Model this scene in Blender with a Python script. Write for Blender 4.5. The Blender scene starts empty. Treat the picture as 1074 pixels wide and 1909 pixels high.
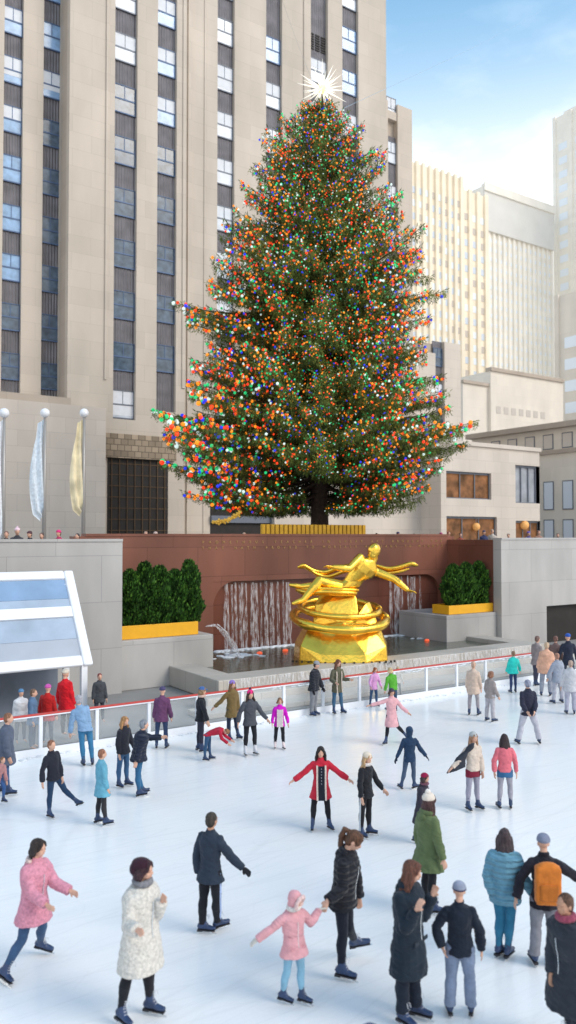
import bpy, bmesh, math, random
import numpy as np
from mathutils import Vector, Matrix, noise
random.seed(7); rng = np.random.default_rng(11)
R = math.radians
scene = bpy.context.scene
COL = scene.collection
# ------------------------------------------------------------------ camera
H = 5.5; PSI = R(34.0); FPX = 1500.0; TILT = math.atan((998-954.5)/FPX)
FW = Vector((math.sin(PSI), math.cos(PSI), 0)); RT = Vector((math.cos(PSI), -math.sin(PSI), 0)); ZU = Vector((0, 0, 1))
CAM = Vector((0, 0, H))
F3 = FW*math.cos(TILT) + ZU*math.sin(TILT); U3 = -FW*math.sin(TILT) + ZU*math.cos(TILT)
def ray(px, py):
    return F3 + RT*((px-537)/FPX) + U3*((954.5-py)/FPX)
def on_z(px, py, z=0.0):
    d = ray(px, py); return CAM + d*((z-H)/d.z)
def on_y(px, py, Y):
    d = ray(px, py); return CAM + d*(Y/d.y)
def on_x(px, py, X):
    d = ray(px, py); return CAM + d*(X/d.x)
def at_d(px, py, dist):
    d = ray(px, py); return CAM + d*(dist/d.dot(FW))
cam = bpy.data.cameras.new('camera'); camo = bpy.data.objects.new('camera', cam); COL.objects.link(camo)
camo.location = CAM; camo.rotation_euler = (math.pi/2+TILT, 0, -PSI)
cam.sensor_fit = 'VERTICAL'; cam.sensor_height = 36; cam.sensor_width = 36; cam.lens = FPX/1909*36
cam.clip_end = 3000; cam.clip_start = 0.1
scene.camera = camo
cam.dof.use_dof = True; cam.dof.focus_distance = 20.0; cam.dof.aperture_fstop = .8; cam.dof.aperture_blades = 0
# ------------------------------------------------------------------ materials
def mat(name, col=(.5,.5,.5), rough=.7, metal=0.0, var=0.0, vscale=8.0, bump=0.0, bscale=30.0, spec=.4, emit=None, estr=0.0, coat=0.0, sheen=0.0):
    m = bpy.data.materials.new(name); m.use_nodes = True
    nt = m.node_tree; b = nt.nodes['Principled BSDF']
    b.inputs['Base Color'].default_value = (*col, 1); b.inputs['Roughness'].default_value = rough
    b.inputs['Metallic'].default_value = metal; b.inputs['Specular IOR Level'].default_value = spec
    if sheen: b.inputs['Sheen Weight'].default_value = sheen
    if coat: b.inputs['Coat Weight'].default_value = coat
    if emit: b.inputs['Emission Color'].default_value = (*emit, 1); b.inputs['Emission Strength'].default_value = estr
    tc = nt.nodes.new('ShaderNodeTexCoord')
    if var:
        n = nt.nodes.new('ShaderNodeTexNoise'); n.inputs['Scale'].default_value = vscale; n.inputs['Detail'].default_value = 5
        nt.links.new(tc.outputs['Object'], n.inputs['Vector'])
        mr = nt.nodes.new('ShaderNodeMapRange'); mr.inputs['From Min'].default_value = .3; mr.inputs['From Max'].default_value = .7
        mr.inputs['To Min'].default_value = 1-var; mr.inputs['To Max'].default_value = 1+var
        nt.links.new(n.outputs['Fac'], mr.inputs['Value'])
        mx = nt.nodes.new('ShaderNodeVectorMath'); mx.operation = 'SCALE'; mx.inputs[0].default_value = col
        nt.links.new(mr.outputs['Result'], mx.inputs['Scale']); nt.links.new(mx.outputs['Vector'], b.inputs['Base Color'])
    if bump:
        n2 = nt.nodes.new('ShaderNodeTexNoise'); n2.inputs['Scale'].default_value = bscale; n2.inputs['Detail'].default_value = 4
        nt.links.new(tc.outputs['Object'], n2.inputs['Vector'])
        bp = nt.nodes.new('ShaderNodeBump'); bp.inputs['Strength'].default_value = bump; bp.inputs['Distance'].default_value = .05
        nt.links.new(n2.outputs['Fac'], bp.inputs['Height']); nt.links.new(bp.outputs['Normal'], b.inputs['Normal'])
    return m
def stone(name, col, bw=2.4, bh=1.0, var=.10, mort=.012, dark=.72, stain=.15, rough=.85, haze=0.0):
    """ashlar in world metres: u = x + y, v = z"""
    m = bpy.data.materials.new(name); m.use_nodes = True; nt = m.node_tree; b = nt.nodes['Principled BSDF']
    b.inputs['Roughness'].default_value = rough; b.inputs['Specular IOR Level'].default_value = .25
    g = nt.nodes.new('ShaderNodeNewGeometry'); s = nt.nodes.new('ShaderNodeSeparateXYZ'); nt.links.new(g.outputs['Position'], s.inputs[0])
    ad = nt.nodes.new('ShaderNodeMath'); nt.links.new(s.outputs['X'], ad.inputs[0]); nt.links.new(s.outputs['Y'], ad.inputs[1])
    c = nt.nodes.new('ShaderNodeCombineXYZ'); nt.links.new(ad.outputs[0], c.inputs['X']); nt.links.new(s.outputs['Z'], c.inputs['Y'])
    br = nt.nodes.new('ShaderNodeTexBrick'); nt.links.new(c.outputs[0], br.inputs['Vector'])
    br.inputs['Scale'].default_value = 1; br.inputs['Brick Width'].default_value = bw; br.inputs['Row Height'].default_value = bh
    br.inputs['Mortar Size'].default_value = mort; br.inputs['Mortar Smooth'].default_value = .3
    br.inputs['Color1'].default_value = (*[x*(1-var) for x in col], 1); br.inputs['Color2'].default_value = (*[min(1, x*(1+var)) for x in col], 1)
    br.inputs['Mortar'].default_value = (*[x*dark for x in col], 1)
    n = nt.nodes.new('ShaderNodeTexNoise'); n.inputs['Scale'].default_value = .35; n.inputs['Detail'].default_value = 6
    mp = nt.nodes.new('ShaderNodeMapping'); mp.inputs['Scale'].default_value = (1, 1, .35)
    nt.links.new(g.outputs['Position'], mp.inputs[0]); nt.links.new(mp.outputs[0], n.inputs['Vector'])
    mr = nt.nodes.new('ShaderNodeMapRange'); mr.inputs['From Min'].default_value = .3; mr.inputs['From Max'].default_value = .7
    mr.inputs['To Min'].default_value = 1-stain; mr.inputs['To Max'].default_value = 1+stain*.5
    nt.links.new(n.outputs['Fac'], mr.inputs['Value'])
    mx = nt.nodes.new('ShaderNodeVectorMath'); mx.operation = 'SCALE'
    nt.links.new(br.outputs['Color'], mx.inputs[0]); nt.links.new(mr.outputs['Result'], mx.inputs['Scale'])
    nt.links.new(mx.outputs['Vector'], b.inputs['Base Color'])
    if haze: b.inputs['Emission Color'].default_value = (1,.95,.86,1); b.inputs['Emission Strength'].default_value = haze; m.cycles.emission_sampling = 'NONE'  # distance haze put into the stone as a faint warm emission
    return m
_fab = {}
def fabric(col, puff=False, fluffy=False):
    k = (tuple(col), puff, fluffy)
    if k in _fab: return _fab[k]
    m = mat('fabric', col, .92, var=.16 if not fluffy else .22, vscale=9 if not fluffy else 30, sheen=.12, spec=.2)
    nt = m.node_tree; b = nt.nodes['Principled BSDF']; tc = [n for n in nt.nodes if n.type == 'TEX_COORD'][0]
    bp = nt.nodes.new('ShaderNodeBump'); bp.inputs['Strength'].default_value = .9 if puff else .55; bp.inputs['Distance'].default_value = .03
    n2 = nt.nodes.new('ShaderNodeTexNoise'); n2.inputs['Scale'].default_value = 45 if fluffy else 12; n2.inputs['Detail'].default_value = 4
    nt.links.new(tc.outputs['Object'], n2.inputs['Vector'])
    if puff:
        w = nt.nodes.new('ShaderNodeTexWave'); w.bands_direction = 'Z'; w.inputs['Scale'].default_value = 4.2; w.inputs['Distortion'].default_value = 1.4; w.inputs['Detail'].default_value = 1
        nt.links.new(tc.outputs['Object'], w.inputs['Vector'])
        ad = nt.nodes.new('ShaderNodeMath'); nt.links.new(w.outputs['Fac'], ad.inputs[0]); nt.links.new(n2.outputs['Fac'], ad.inputs[1])
        nt.links.new(ad.outputs[0], bp.inputs['Height'])
    else: nt.links.new(n2.outputs['Fac'], bp.inputs['Height'])
    nt.links.new(bp.outputs['Normal'], b.inputs['Normal'])
    _fab[k] = m; return m
# ------------------------------------------------------------------ objects
def link(o, parent=None):
    COL.objects.link(o)
    if parent: o.parent = parent
    return o
def tag(o, label=None, cat=None, group=None, kind=None):
    if label: o['label'] = label
    if cat: o['category'] = cat
    if group: o['group'] = group
    if kind: o['kind'] = kind
    return o
def empty(name, loc, label=None, cat=None, group=None, rz=0.0):
    o = bpy.data.objects.new(name, None); o.location = loc; o.rotation_euler = (0, 0, rz); o.empty_display_size = .2
    COL.objects.link(o); return tag(o, label, cat, group)
class MB:
    """collects verts/faces (world or local coordinates); build() links one mesh"""
    def __init__(s): s.v = []; s.f = []; s.mi = []; s.cur = 0
    def add(s, vs, fs):
        n = len(s.v); s.v += [tuple(v) for v in vs]; s.f += [tuple(i+n for i in f) for f in fs]; s.mi += [s.cur]*len(fs)
    def box(s, x0, x1, y0, y1, z0, z1):
        s.add([(x0,y0,z0),(x1,y0,z0),(x1,y1,z0),(x0,y1,z0),(x0,y0,z1),(x1,y0,z1),(x1,y1,z1),(x0,y1,z1)],
              [(0,3,2,1),(4,5,6,7),(0,1,5,4),(1,2,6,5),(2,3,7,6),(3,0,4,7)])
    def obox(s, c, ax, ay, az):
        c = Vector(c); ax = Vector(ax); ay = Vector(ay); az = Vector(az)
        s.add([c+ax*i+ay*j+az*k for k in (-1,1) for (i,j) in ((-1,-1),(1,-1),(1,1),(-1,1))],
              [(0,3,2,1),(4,5,6,7),(0,1,5,4),(1,2,6,5),(2,3,7,6),(3,0,4,7)])
    def loft(s, rings, n=12, cap=True):
        """rings: (center, axisA, axisB)"""
        vs = []
        for c, a, b in rings:
            c = Vector(c); a = Vector(a); b = Vector(b)
            for i in range(n):
                t = 2*math.pi*i/n; vs.append(c + a*math.cos(t) + b*math.sin(t))
        fs = []
        for k in range(len(rings)-1):
            for i in range(n):
                j = (i+1) % n; fs.append((k*n+i, k*n+j, (k+1)*n+j, (k+1)*n+i))
        if cap: fs.append(tuple(range(n-1, -1, -1))); fs.append(tuple(range((len(rings)-1)*n, len(rings)*n)))
        s.add(vs, fs)
    def tube(s, pts, rad, n=10):
        pts = [Vector(p) for p in pts]
        if not hasattr(rad, '__len__'): rad = [rad]*len(pts)
        rings = []; pa = None
        for i, p in enumerate(pts):
            d = (pts[min(i+1, len(pts)-1)] - pts[max(i-1, 0)])
            if d.length < 1e-9: d = Vector((0,0,1))
            d.normalize()
            if pa is None: pa = d.orthogonal().normalized()
            a = (pa - d*pa.dot(d))
            if a.length < 1e-6: a = d.orthogonal()
            a.normalize(); pa = a; b = d.cross(a)
            rings.append((p, a*rad[i], b*rad[i]))
        s.loft(rings, n)
    def ell(s, c, a, b, d, nu=12, nv=8):
        """ellipsoid with half axes vectors a,b,d"""
        c = Vector(c); a = Vector(a); b = Vector(b); d = Vector(d)
        vs = [c-d]; 
        for j in range(1, nv):
            t = math.pi*j/nv - math.pi/2
            for i in range(nu):
                u = 2*math.pi*i/nu; vs.append(c + (a*math.cos(u)+b*math.sin(u))*math.cos(t) + d*math.sin(t))
        vs.append(c+d); fs = []
        for i in range(nu):
            k = (i+1) % nu; fs.append((0, 1+k, 1+i)); 
            for j in range(nv-2): fs.append((1+j*nu+i, 1+j*nu+k, 1+(j+1)*nu+k, 1+(j+1)*nu+i))
            fs.append((len(vs)-1, 1+(nv-2)*nu+i, 1+(nv-2)*nu+k))
        s.add(vs, fs)
    def sph(s, c, r, nu=10, nv=7): s.ell(c, (r,0,0), (0,r,0), (0,0,r), nu, nv)
    def mesh(s, name, mats):
        me = bpy.data.meshes.new(name); me.from_pydata(s.v, [], s.f)
        for m in (mats if isinstance(mats, (list, tuple)) else [mats]): me.materials.append(m)
        if any(s.mi): me.polygons.foreach_set('material_index', s.mi)
        me.update(); return me
    def build(s, name, mats, parent=None, smooth=False, bevel=0.0, loc=None):
        me = s.mesh(name, mats)
        bm = bmesh.new(); bm.from_mesh(me); bmesh.ops.recalc_face_normals(bm, faces=bm.faces); bm.to_mesh(me); bm.free()
        if smooth: me.polygons.foreach_set('use_smooth', [True]*len(me.polygons))
        o = bpy.data.objects.new(name, me); link(o, parent)
        if bevel:
            b = o.modifiers.new('bevel', 'BEVEL'); b.width = bevel; b.segments = 2; b.limit_method = 'ANGLE'
        if loc: o.location = loc
        return o
WORK = bpy.data.scenes.new('work')
def remesh(mb, voxel, smooth=4, fac=.5):
    me = mb.mesh('tmp', [])
    o = bpy.data.objects.new('tmp', me); WORK.collection.objects.link(o)
    r = o.modifiers.new('r', 'REMESH'); r.mode = 'VOXEL'; r.voxel_size = voxel
    if smooth:
        sm = o.modifiers.new('s', 'SMOOTH'); sm.iterations = smooth; sm.factor = fac
    vl = WORK.view_layers[0]; vl.update(); dg = vl.depsgraph
    out = bpy.data.meshes.new_from_object(o.evaluated_get(dg))
    bpy.data.objects.remove(o); bpy.data.meshes.remove(me)
    return out
def solid(mb, name, m, parent, voxel, smooth=4, wr=0.0, ws=7.0, seed=0.0, extra=None):
    """union of overlapping closed shapes as one continuous mesh, with optional cloth wrinkles"""
    me = remesh(mb, voxel, smooth)
    if wr:
        off = Vector((seed*3.1, seed*1.7, seed))
        vv = me.vertices; nn_ = [v.normal.copy() for v in vv]; new = []
        for v, n in zip(vv, nn_):
            p = v.co
            d = noise.noise(Vector((p.x*ws, p.y*ws, p.z*ws*1.3))+off)*.6 + (.5-abs(noise.noise(Vector((p.x*ws*1.3, p.y*ws*1.3, p.z*ws*3.2+p.x*ws*1.5))+off)))*.75
            new += (p + n*(d*wr))[:]
        vv.foreach_set('co', new)
    mats = m if isinstance(m, (list, tuple)) else [m]
    if extra:
        bm = bmesh.new(); bm.from_mesh(me)
        e = extra.mesh('e', []); bm2 = bmesh.new(); bm2.from_mesh(e); mp = {}
        for v in bm2.verts: mp[v] = bm.verts.new(v.co)
        for f in bm2.faces:
            try: nf = bm.faces.new([mp[v] for v in f.verts]); nf.material_index = f.material_index
            except ValueError: pass
        bm2.free(); bmesh.ops.recalc_face_normals(bm, faces=bm.faces); bm.to_mesh(me); bm.free(); bpy.data.meshes.remove(e)
    me.name = name
    me.materials.clear()
    for x in mats: me.materials.append(x)
    me.polygons.foreach_set('use_smooth', [True]*len(me.polygons)); me.update()
    o = bpy.data.objects.new(name, me); return link(o, parent)
# ------------------------------------------------------------------ palette
M = {}
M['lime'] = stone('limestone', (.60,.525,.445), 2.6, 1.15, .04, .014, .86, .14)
M['lime_side'] = stone('limestone_shade', (.50,.42,.345), 2.6, 1.15, .05, .012, .8, .10)  # darker limestone copy: shade of the side faces put into the colour
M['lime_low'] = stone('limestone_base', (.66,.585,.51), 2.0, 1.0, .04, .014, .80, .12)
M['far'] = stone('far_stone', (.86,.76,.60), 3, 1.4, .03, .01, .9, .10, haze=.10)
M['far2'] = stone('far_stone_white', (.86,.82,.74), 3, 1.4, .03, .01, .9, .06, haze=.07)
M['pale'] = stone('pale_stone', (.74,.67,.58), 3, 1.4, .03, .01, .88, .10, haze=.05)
M['greywall'] = stone('grey_granite', (.46,.445,.43), 3.2, 1.6, .05, .012, .72, .32, .6)
M['ledge'] = stone('ledge_stone', (.50,.46,.41), 2.2, .8, .06, .012, .65, .25, .55)
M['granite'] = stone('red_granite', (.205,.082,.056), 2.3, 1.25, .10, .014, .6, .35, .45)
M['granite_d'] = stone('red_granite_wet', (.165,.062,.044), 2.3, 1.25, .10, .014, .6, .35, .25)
M['spandrel'] = mat('spandrel_metal', (.20,.19,.205), .5, .3, var=.2, vscale=1.2)
nt = M['spandrel'].node_tree; w = nt.nodes.new('ShaderNodeTexWave'); w.bands_direction = 'X'; w.inputs['Scale'].default_value = 1.6
tcn = [n for n in nt.nodes if n.type == 'TEX_COORD'][0]; nt.links.new(tcn.outputs['Object'], w.inputs['Vector'])
bpn = nt.nodes.new('ShaderNodeBump'); bpn.inputs['Strength'].default_value = .8; bpn.inputs['Distance'].default_value = .08
nt.links.new(w.outputs['Fac'], bpn.inputs['Height']); nt.links.new(bpn.outputs['Normal'], nt.nodes['Principled BSDF'].inputs['Normal'])
M['frame'] = mat('window_frame', (.16,.18,.22), .5, .3)
M['frame_b'] = mat('window_frame_blue', (.09,.14,.25), .5, .2)
M['pane_l'] = mat('pane_light', (.58,.63,.70), .25, var=.12, vscale=1.5, spec=.6)
M['pane_m'] = mat('pane_blue', (.26,.42,.64), .2, var=.25, vscale=1.8, spec=.7)
M['pane_d'] = mat('pane_dark', (.085,.125,.175), .15, var=.45, vscale=2.2, spec=.7)
M['blind'] = mat('roller_blind', (.74,.76,.80), .8, var=.05, vscale=3)
M['dark'] = mat('dark_interior', (.018,.015,.014), .6, var=.3, vscale=1.5)
M['steel'] = mat('steel', (.75,.78,.80), .25, 1.0)
M['white'] = mat('white_paint', (.80,.82,.86), .45, var=.04, vscale=3)
M['red'] = mat('red_trim', (.55,.06,.05), .45)
M['gold'] = mat('gilding', (.98,.60,.08), .25, .93, var=.16, vscale=2.0, bump=.22, bscale=9)
M['goldpaint'] = mat('gold_paint', (.62,.36,.03), .45, .35, var=.15, vscale=3)
M['skin'] = mat('skin', (.62,.36,.26), .55, var=.06, vscale=12)
M['skin_d'] = mat('skin_tan', (.48,.26,.17), .55, var=.06, vscale=12)
M['eye'] = mat('eye_dark', (.03,.02,.02), .3); M['lip'] = mat('lips', (.42,.10,.09), .5)
M['bark'] = mat('bark', (.045,.030,.022), .9, var=.4, vscale=6, bump=.6, bscale=9)
M['boot'] = mat('skate_leather', (.022,.045,.115), .42, var=.25, vscale=10, spec=.5)
M['sole'] = mat('skate_sole', (.03,.03,.035), .6)
M['lace'] = mat('lace', (.6,.62,.66), .8)
# ice
def ice_mat():
    m = bpy.data.materials.new('rink_ice'); m.use_nodes = True; nt = m.node_tree; b = nt.nodes['Principled BSDF']; L = nt.links.new
    g = nt.nodes.new('ShaderNodeNewGeometry')
    n1 = nt.nodes.new('ShaderNodeTexNoise'); n1.inputs['Scale'].default_value = .16; n1.inputs['Detail'].default_value = 3
    L(g.outputs['Position'], n1.inputs['Vector'])
    mp = nt.nodes.new('ShaderNodeMapping'); mp.inputs['Scale'].default_value = (.35, 2.2, 1); mp.inputs['Rotation'].default_value = (0,0,R(8)); L(g.outputs['Position'], mp.inputs[0])
    n2 = nt.nodes.new('ShaderNodeTexNoise'); n2.inputs['Scale'].default_value = 1.1; n2.inputs['Detail'].default_value = 8; n2.inputs['Roughness'].default_value = .7; L(mp.outputs[0], n2.inputs['Vector'])
    # skate cuts: distorted thin arcs
    n3 = nt.nodes.new('ShaderNodeTexNoise'); n3.inputs['Scale'].default_value = 30; n3.inputs['Detail'].default_value = 4; n3.inputs['Distortion'].default_value = 2.5; L(mp.outputs[0], n3.inputs['Vector'])
    wv = nt.nodes.new('ShaderNodeTexVoronoi'); wv.feature = 'DISTANCE_TO_EDGE'; wv.inputs['Scale'].default_value = .5
    mpw = nt.nodes.new('ShaderNodeMapping'); mpw.inputs['Scale'].default_value = (.35, 3.2, 1); mpw.inputs['Rotation'].default_value = (0,0,R(-14)); L(g.outputs['Position'], mpw.inputs[0]); L(mpw.outputs[0], wv.inputs['Vector'])
    cut = nt.nodes.new('ShaderNodeMapRange'); cut.inputs['From Min'].default_value = 0; cut.inputs['From Max'].default_value = .022; cut.inputs['To Min'].default_value = .95; cut.inputs['To Max'].default_value = 1; L(wv.outputs['Distance'], cut.inputs['Value'])
    r1 = nt.nodes.new('ShaderNodeMix'); r1.data_type = 'RGBA'
    r1.inputs[6].default_value = (.83,.845,.87,1); r1.inputs[7].default_value = (.93,.925,.915,1)
    f1 = nt.nodes.new('ShaderNodeMapRange'); f1.inputs['From Min'].default_value = .3; f1.inputs['From Max'].default_value = .62; L(n1.outputs['Fac'], f1.inputs['Value'])
    mxf = nt.nodes.new('ShaderNodeMath'); mxf.operation = 'MULTIPLY_ADD'; mxf.inputs[1].default_value = .55
    f2 = nt.nodes.new('ShaderNodeMapRange'); f2.inputs['From Min'].default_value = .3; f2.inputs['From Max'].default_value = .7; f2.inputs['To Max'].default_value = .5; L(n2.outputs['Fac'], f2.inputs['Value'])
    L(f1.outputs[0], mxf.inputs[0]); L(f2.outputs[0], mxf.inputs[2]); L(mxf.outputs[0], r1.inputs[0])
    sc = nt.nodes.new('ShaderNodeVectorMath'); sc.operation = 'SCALE'; L(r1.outputs[2], sc.inputs[0])
    f3 = nt.nodes.new('ShaderNodeMapRange'); f3.inputs['From Min'].default_value = .35; f3.inputs['From Max'].default_value = .65; f3.inputs['To Min'].default_value = .965; f3.inputs['To Max'].default_value = 1.02; L(n3.outputs['Fac'], f3.inputs['Value'])
    ml = nt.nodes.new('ShaderNodeMath'); ml.operation = 'MULTIPLY'; L(f3.outputs[0], ml.inputs[0]); L(cut.outputs[0], ml.inputs[1])
    prev = ml.outputs[0]
    for rot, scl, amt in ((62, .6, .955), (-48, 1.1, .965), (20, 1.7, .965)):
        vr = nt.nodes.new('ShaderNodeTexVoronoi'); vr.feature = 'DISTANCE_TO_EDGE'; vr.inputs['Scale'].default_value = scl
        mq = nt.nodes.new('ShaderNodeMapping'); mq.inputs['Scale'].default_value = (.25, 1.7, 1); mq.inputs['Rotation'].default_value = (0,0,R(rot)); L(g.outputs['Position'], mq.inputs[0])
        ds = nt.nodes.new('ShaderNodeTexNoise'); ds.inputs['Scale'].default_value = .5; ds.inputs['Detail'].default_value = 1; L(mq.outputs[0], ds.inputs['Vector'])
        av = nt.nodes.new('ShaderNodeVectorMath'); L(mq.outputs[0], av.inputs[0]); L(ds.outputs['Color'], av.inputs[1]); L(av.outputs[0], vr.inputs['Vector'])
        cr = nt.nodes.new('ShaderNodeMapRange'); cr.inputs['From Max'].default_value = .014; cr.inputs['To Min'].default_value = amt; cr.inputs['To Max'].default_value = 1; L(vr.outputs['Distance'], cr.inputs['Value'])
        m2 = nt.nodes.new('ShaderNodeMath'); m2.operation = 'MULTIPLY'; L(prev, m2.inputs[0]); L(cr.outputs[0], m2.inputs[1]); prev = m2.outputs[0]
    L(prev, sc.inputs['Scale']); L(sc.outputs[0], b.inputs['Base Color'])
    b.inputs['Roughness'].default_value = .20; b.inputs['Specular IOR Level'].default_value = .55
    bp = nt.nodes.new('ShaderNodeBump'); bp.inputs['Strength'].default_value = .25; bp.inputs['Distance'].default_value = .02; L(n2.outputs['Fac'], bp.inputs['Height']); L(bp.outputs[0], b.inputs['Normal'])
    return m
M['ice'] = ice_mat()
def glass_mat():
    m = bpy.data.materials.new('clear_panel'); m.use_nodes = True; nt = m.node_tree; nt.nodes.clear()
    o = nt.nodes.new('ShaderNodeOutputMaterial'); t = nt.nodes.new('ShaderNodeBsdfTransparent'); g = nt.nodes.new('ShaderNodeBsdfPrincipled')
    g.inputs['Base Color'].default_value = (.75,.80,.82,1); g.inputs['Roughness'].default_value = .15
    n = nt.nodes.new('ShaderNodeTexNoise'); n.inputs['Scale'].default_value = 1.5; n.inputs['Detail'].default_value = 5
    mr = nt.nodes.new('ShaderNodeMapRange'); mr.inputs['To Min'].default_value = .04; mr.inputs['To Max'].default_value = .26; nt.links.new(n.outputs['Fac'], mr.inputs['Value'])
    x = nt.nodes.new('ShaderNodeMixShader'); nt.links.new(mr.outputs[0], x.inputs[0])
    nt.links.new(t.outputs[0], x.inputs[1]); nt.links.new(g.outputs[0], x.inputs[2]); nt.links.new(x.outputs[0], o.inputs[0]); return m
M['glass'] = glass_mat()
def water_fall_mat():
    m = bpy.data.materials.new('falling_water'); m.use_nodes = True; nt = m.node_tree; nt.nodes.clear()
    o = nt.nodes.new('ShaderNodeOutputMaterial'); t = nt.nodes.new('ShaderNodeBsdfTransparent'); g = nt.nodes.new('ShaderNodeBsdfPrincipled')
    g.inputs['Base Color'].default_value = (.9,.9,.93,1); g.inputs['Roughness'].default_value = .3
    tc = nt.nodes.new('ShaderNodeNewGeometry'); mp = nt.nodes.new('ShaderNodeMapping'); mp.inputs['Scale'].default_value = (7,7,1.2); nt.links.new(tc.outputs['Position'], mp.inputs[0])
    n = nt.nodes.new('ShaderNodeTexNoise'); n.inputs['Scale'].default_value = 2; n.inputs['Detail'].default_value = 6; nt.links.new(mp.outputs[0], n.inputs['Vector'])
    mr = nt.nodes.new('ShaderNodeMapRange'); mr.inputs['From Min'].default_value = .38; mr.inputs['From Max'].default_value = .66; mr.inputs['To Min'].default_value = .0; mr.inputs['To Max'].default_value = .50; nt.links.new(n.outputs['Fac'], mr.inputs['Value'])
    x = nt.nodes.new('ShaderNodeMixShader'); nt.links.new(mr.outputs[0], x.inputs[0])
    nt.links.new(t.outputs[0], x.inputs[1]); nt.links.new(g.outputs[0], x.inputs[2]); nt.links.new(x.outputs[0], o.inputs[0]); return m
M['fall'] = water_fall_mat()
M['pool'] = mat('pool_water', (.07,.085,.06), .08, var=.5, vscale=.8, bump=.35, bscale=4, spec=.6)
M['foam'] = mat('foam', (.75,.78,.82), .6, var=.2, vscale=9, bump=.5, bscale=12)
M['pave'] = stone('plaza_paving', (.34,.31,.29), 1.2, 1.2, .06, .01, .7, .2)
M['walk'] = mat('walkway', (.27,.26,.25), .8, var=.15, vscale=.7)

# ------------------------------------------------------------------ sky and light
SUN_EL, SUN_AZ = R(38), R(-160)   # direction of the sun seen from the scene, world +X = 0
w = bpy.data.worlds.new('World'); scene.world = w; w.use_nodes = True; nt = w.node_tree; nt.nodes.clear(); L = nt.links.new
out = nt.nodes.new('ShaderNodeOutputWorld'); sky = nt.nodes.new('ShaderNodeTexSky'); sky.sky_type = 'NISHITA'; sky.sun_disc = False
sd = Vector((math.sin(R(150)), math.cos(R(150)), 0))     # horizontal heading of the sun: behind the camera, to the right
sky.sun_elevation = SUN_EL; sky.sun_rotation = math.atan2(sd.x, sd.y)
sky.air_density = 1.0; sky.dust_density = .5; sky.ozone_density = 2.0
bg = nt.nodes.new('ShaderNodeBackground'); bg.inputs[1].default_value = .15; L(sky.outputs[0], bg.inputs[0])
cl = nt.nodes.new('ShaderNodeBackground'); cl.inputs[0].default_value = (1.0,.985,.97,1); cl.inputs[1].default_value = 1.5
tc = nt.nodes.new('ShaderNodeTexCoord'); sp = nt.nodes.new('ShaderNodeSeparateXYZ'); L(tc.outputs['Generated'], sp.inputs[0])
mp = nt.nodes.new('ShaderNodeMapping'); mp.inputs['Scale'].default_value = (1,1,2.6); L(tc.outputs['Generated'], mp.inputs[0])
n = nt.nodes.new('ShaderNodeTexNoise'); n.inputs['Scale'].default_value = 2.6; n.inputs['Detail'].default_value = 7; n.inputs['Roughness'].default_value = .55; L(mp.outputs[0], n.inputs['Vector'])
lo = nt.nodes.new('ShaderNodeMapRange'); lo.interpolation_type = 'SMOOTHSTEP'; lo.inputs['From Min'].default_value = .30; lo.inputs['From Max'].default_value = .62; lo.inputs['To Min'].default_value = 1.0; lo.inputs['To Max'].default_value = -.12; L(sp.outputs['Z'], lo.inputs['Value'])
nn = nt.nodes.new('ShaderNodeMapRange'); nn.inputs['From Min'].default_value = .48; nn.inputs['From Max'].default_value = .70; nn.inputs['To Min'].default_value = 0; nn.inputs['To Max'].default_value = .45; L(n.outputs['Fac'], nn.inputs['Value'])
ad = nt.nodes.new('ShaderNodeMath'); ad.use_clamp = True; L(lo.outputs[0], ad.inputs[0]); L(nn.outputs[0], ad.inputs[1])
mx = nt.nodes.new('ShaderNodeMixShader'); ad.inputs[1].default_value = 0
cc_ = nt.nodes.new('ShaderNodeMix'); cc_.data_type = 'RGBA'; cc_.inputs[6].default_value = (.34,.66,.95,1); cc_.inputs[7].default_value = (1.0,.975,.94,1); L(ad.outputs[0], cc_.inputs[0]); L(cc_.outputs[2], cl.inputs[0])
mxm = nt.nodes.new('ShaderNodeMath'); mxm.operation = 'MULTIPLY_ADD'; mxm.inputs[1].default_value = .55; mxm.inputs[2].default_value = .45; L(ad.outputs[0], mxm.inputs[0])
L(mxm.outputs[0], mx.inputs[0]); L(bg.outputs[0], mx.inputs[1]); L(cl.outputs[0], mx.inputs[2]); L(mx.outputs[0], out.inputs[0])
sl = bpy.data.lights.new('sun', 'SUN'); sl.energy = 2.05; sl.angle = R(30); sl.color = (1,.90,.78)
so = bpy.data.objects.new('sun', sl); COL.objects.link(so)
dirv = Vector((sd.x*math.cos(SUN_EL), sd.y*math.cos(SUN_EL), math.sin(SUN_EL)))
so.rotation_euler = dirv.to_track_quat('Z', 'Y').to_euler(); so.location = (0, -20, 40)
scene.view_settings.view_transform = 'Standard'; scene.view_settings.look = 'None'; scene.view_settings.exposure = 0
scene.cycles.use_denoising = True; scene.cycles.max_bounces = 6; scene.cycles.transparent_max_bounces = 12

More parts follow.
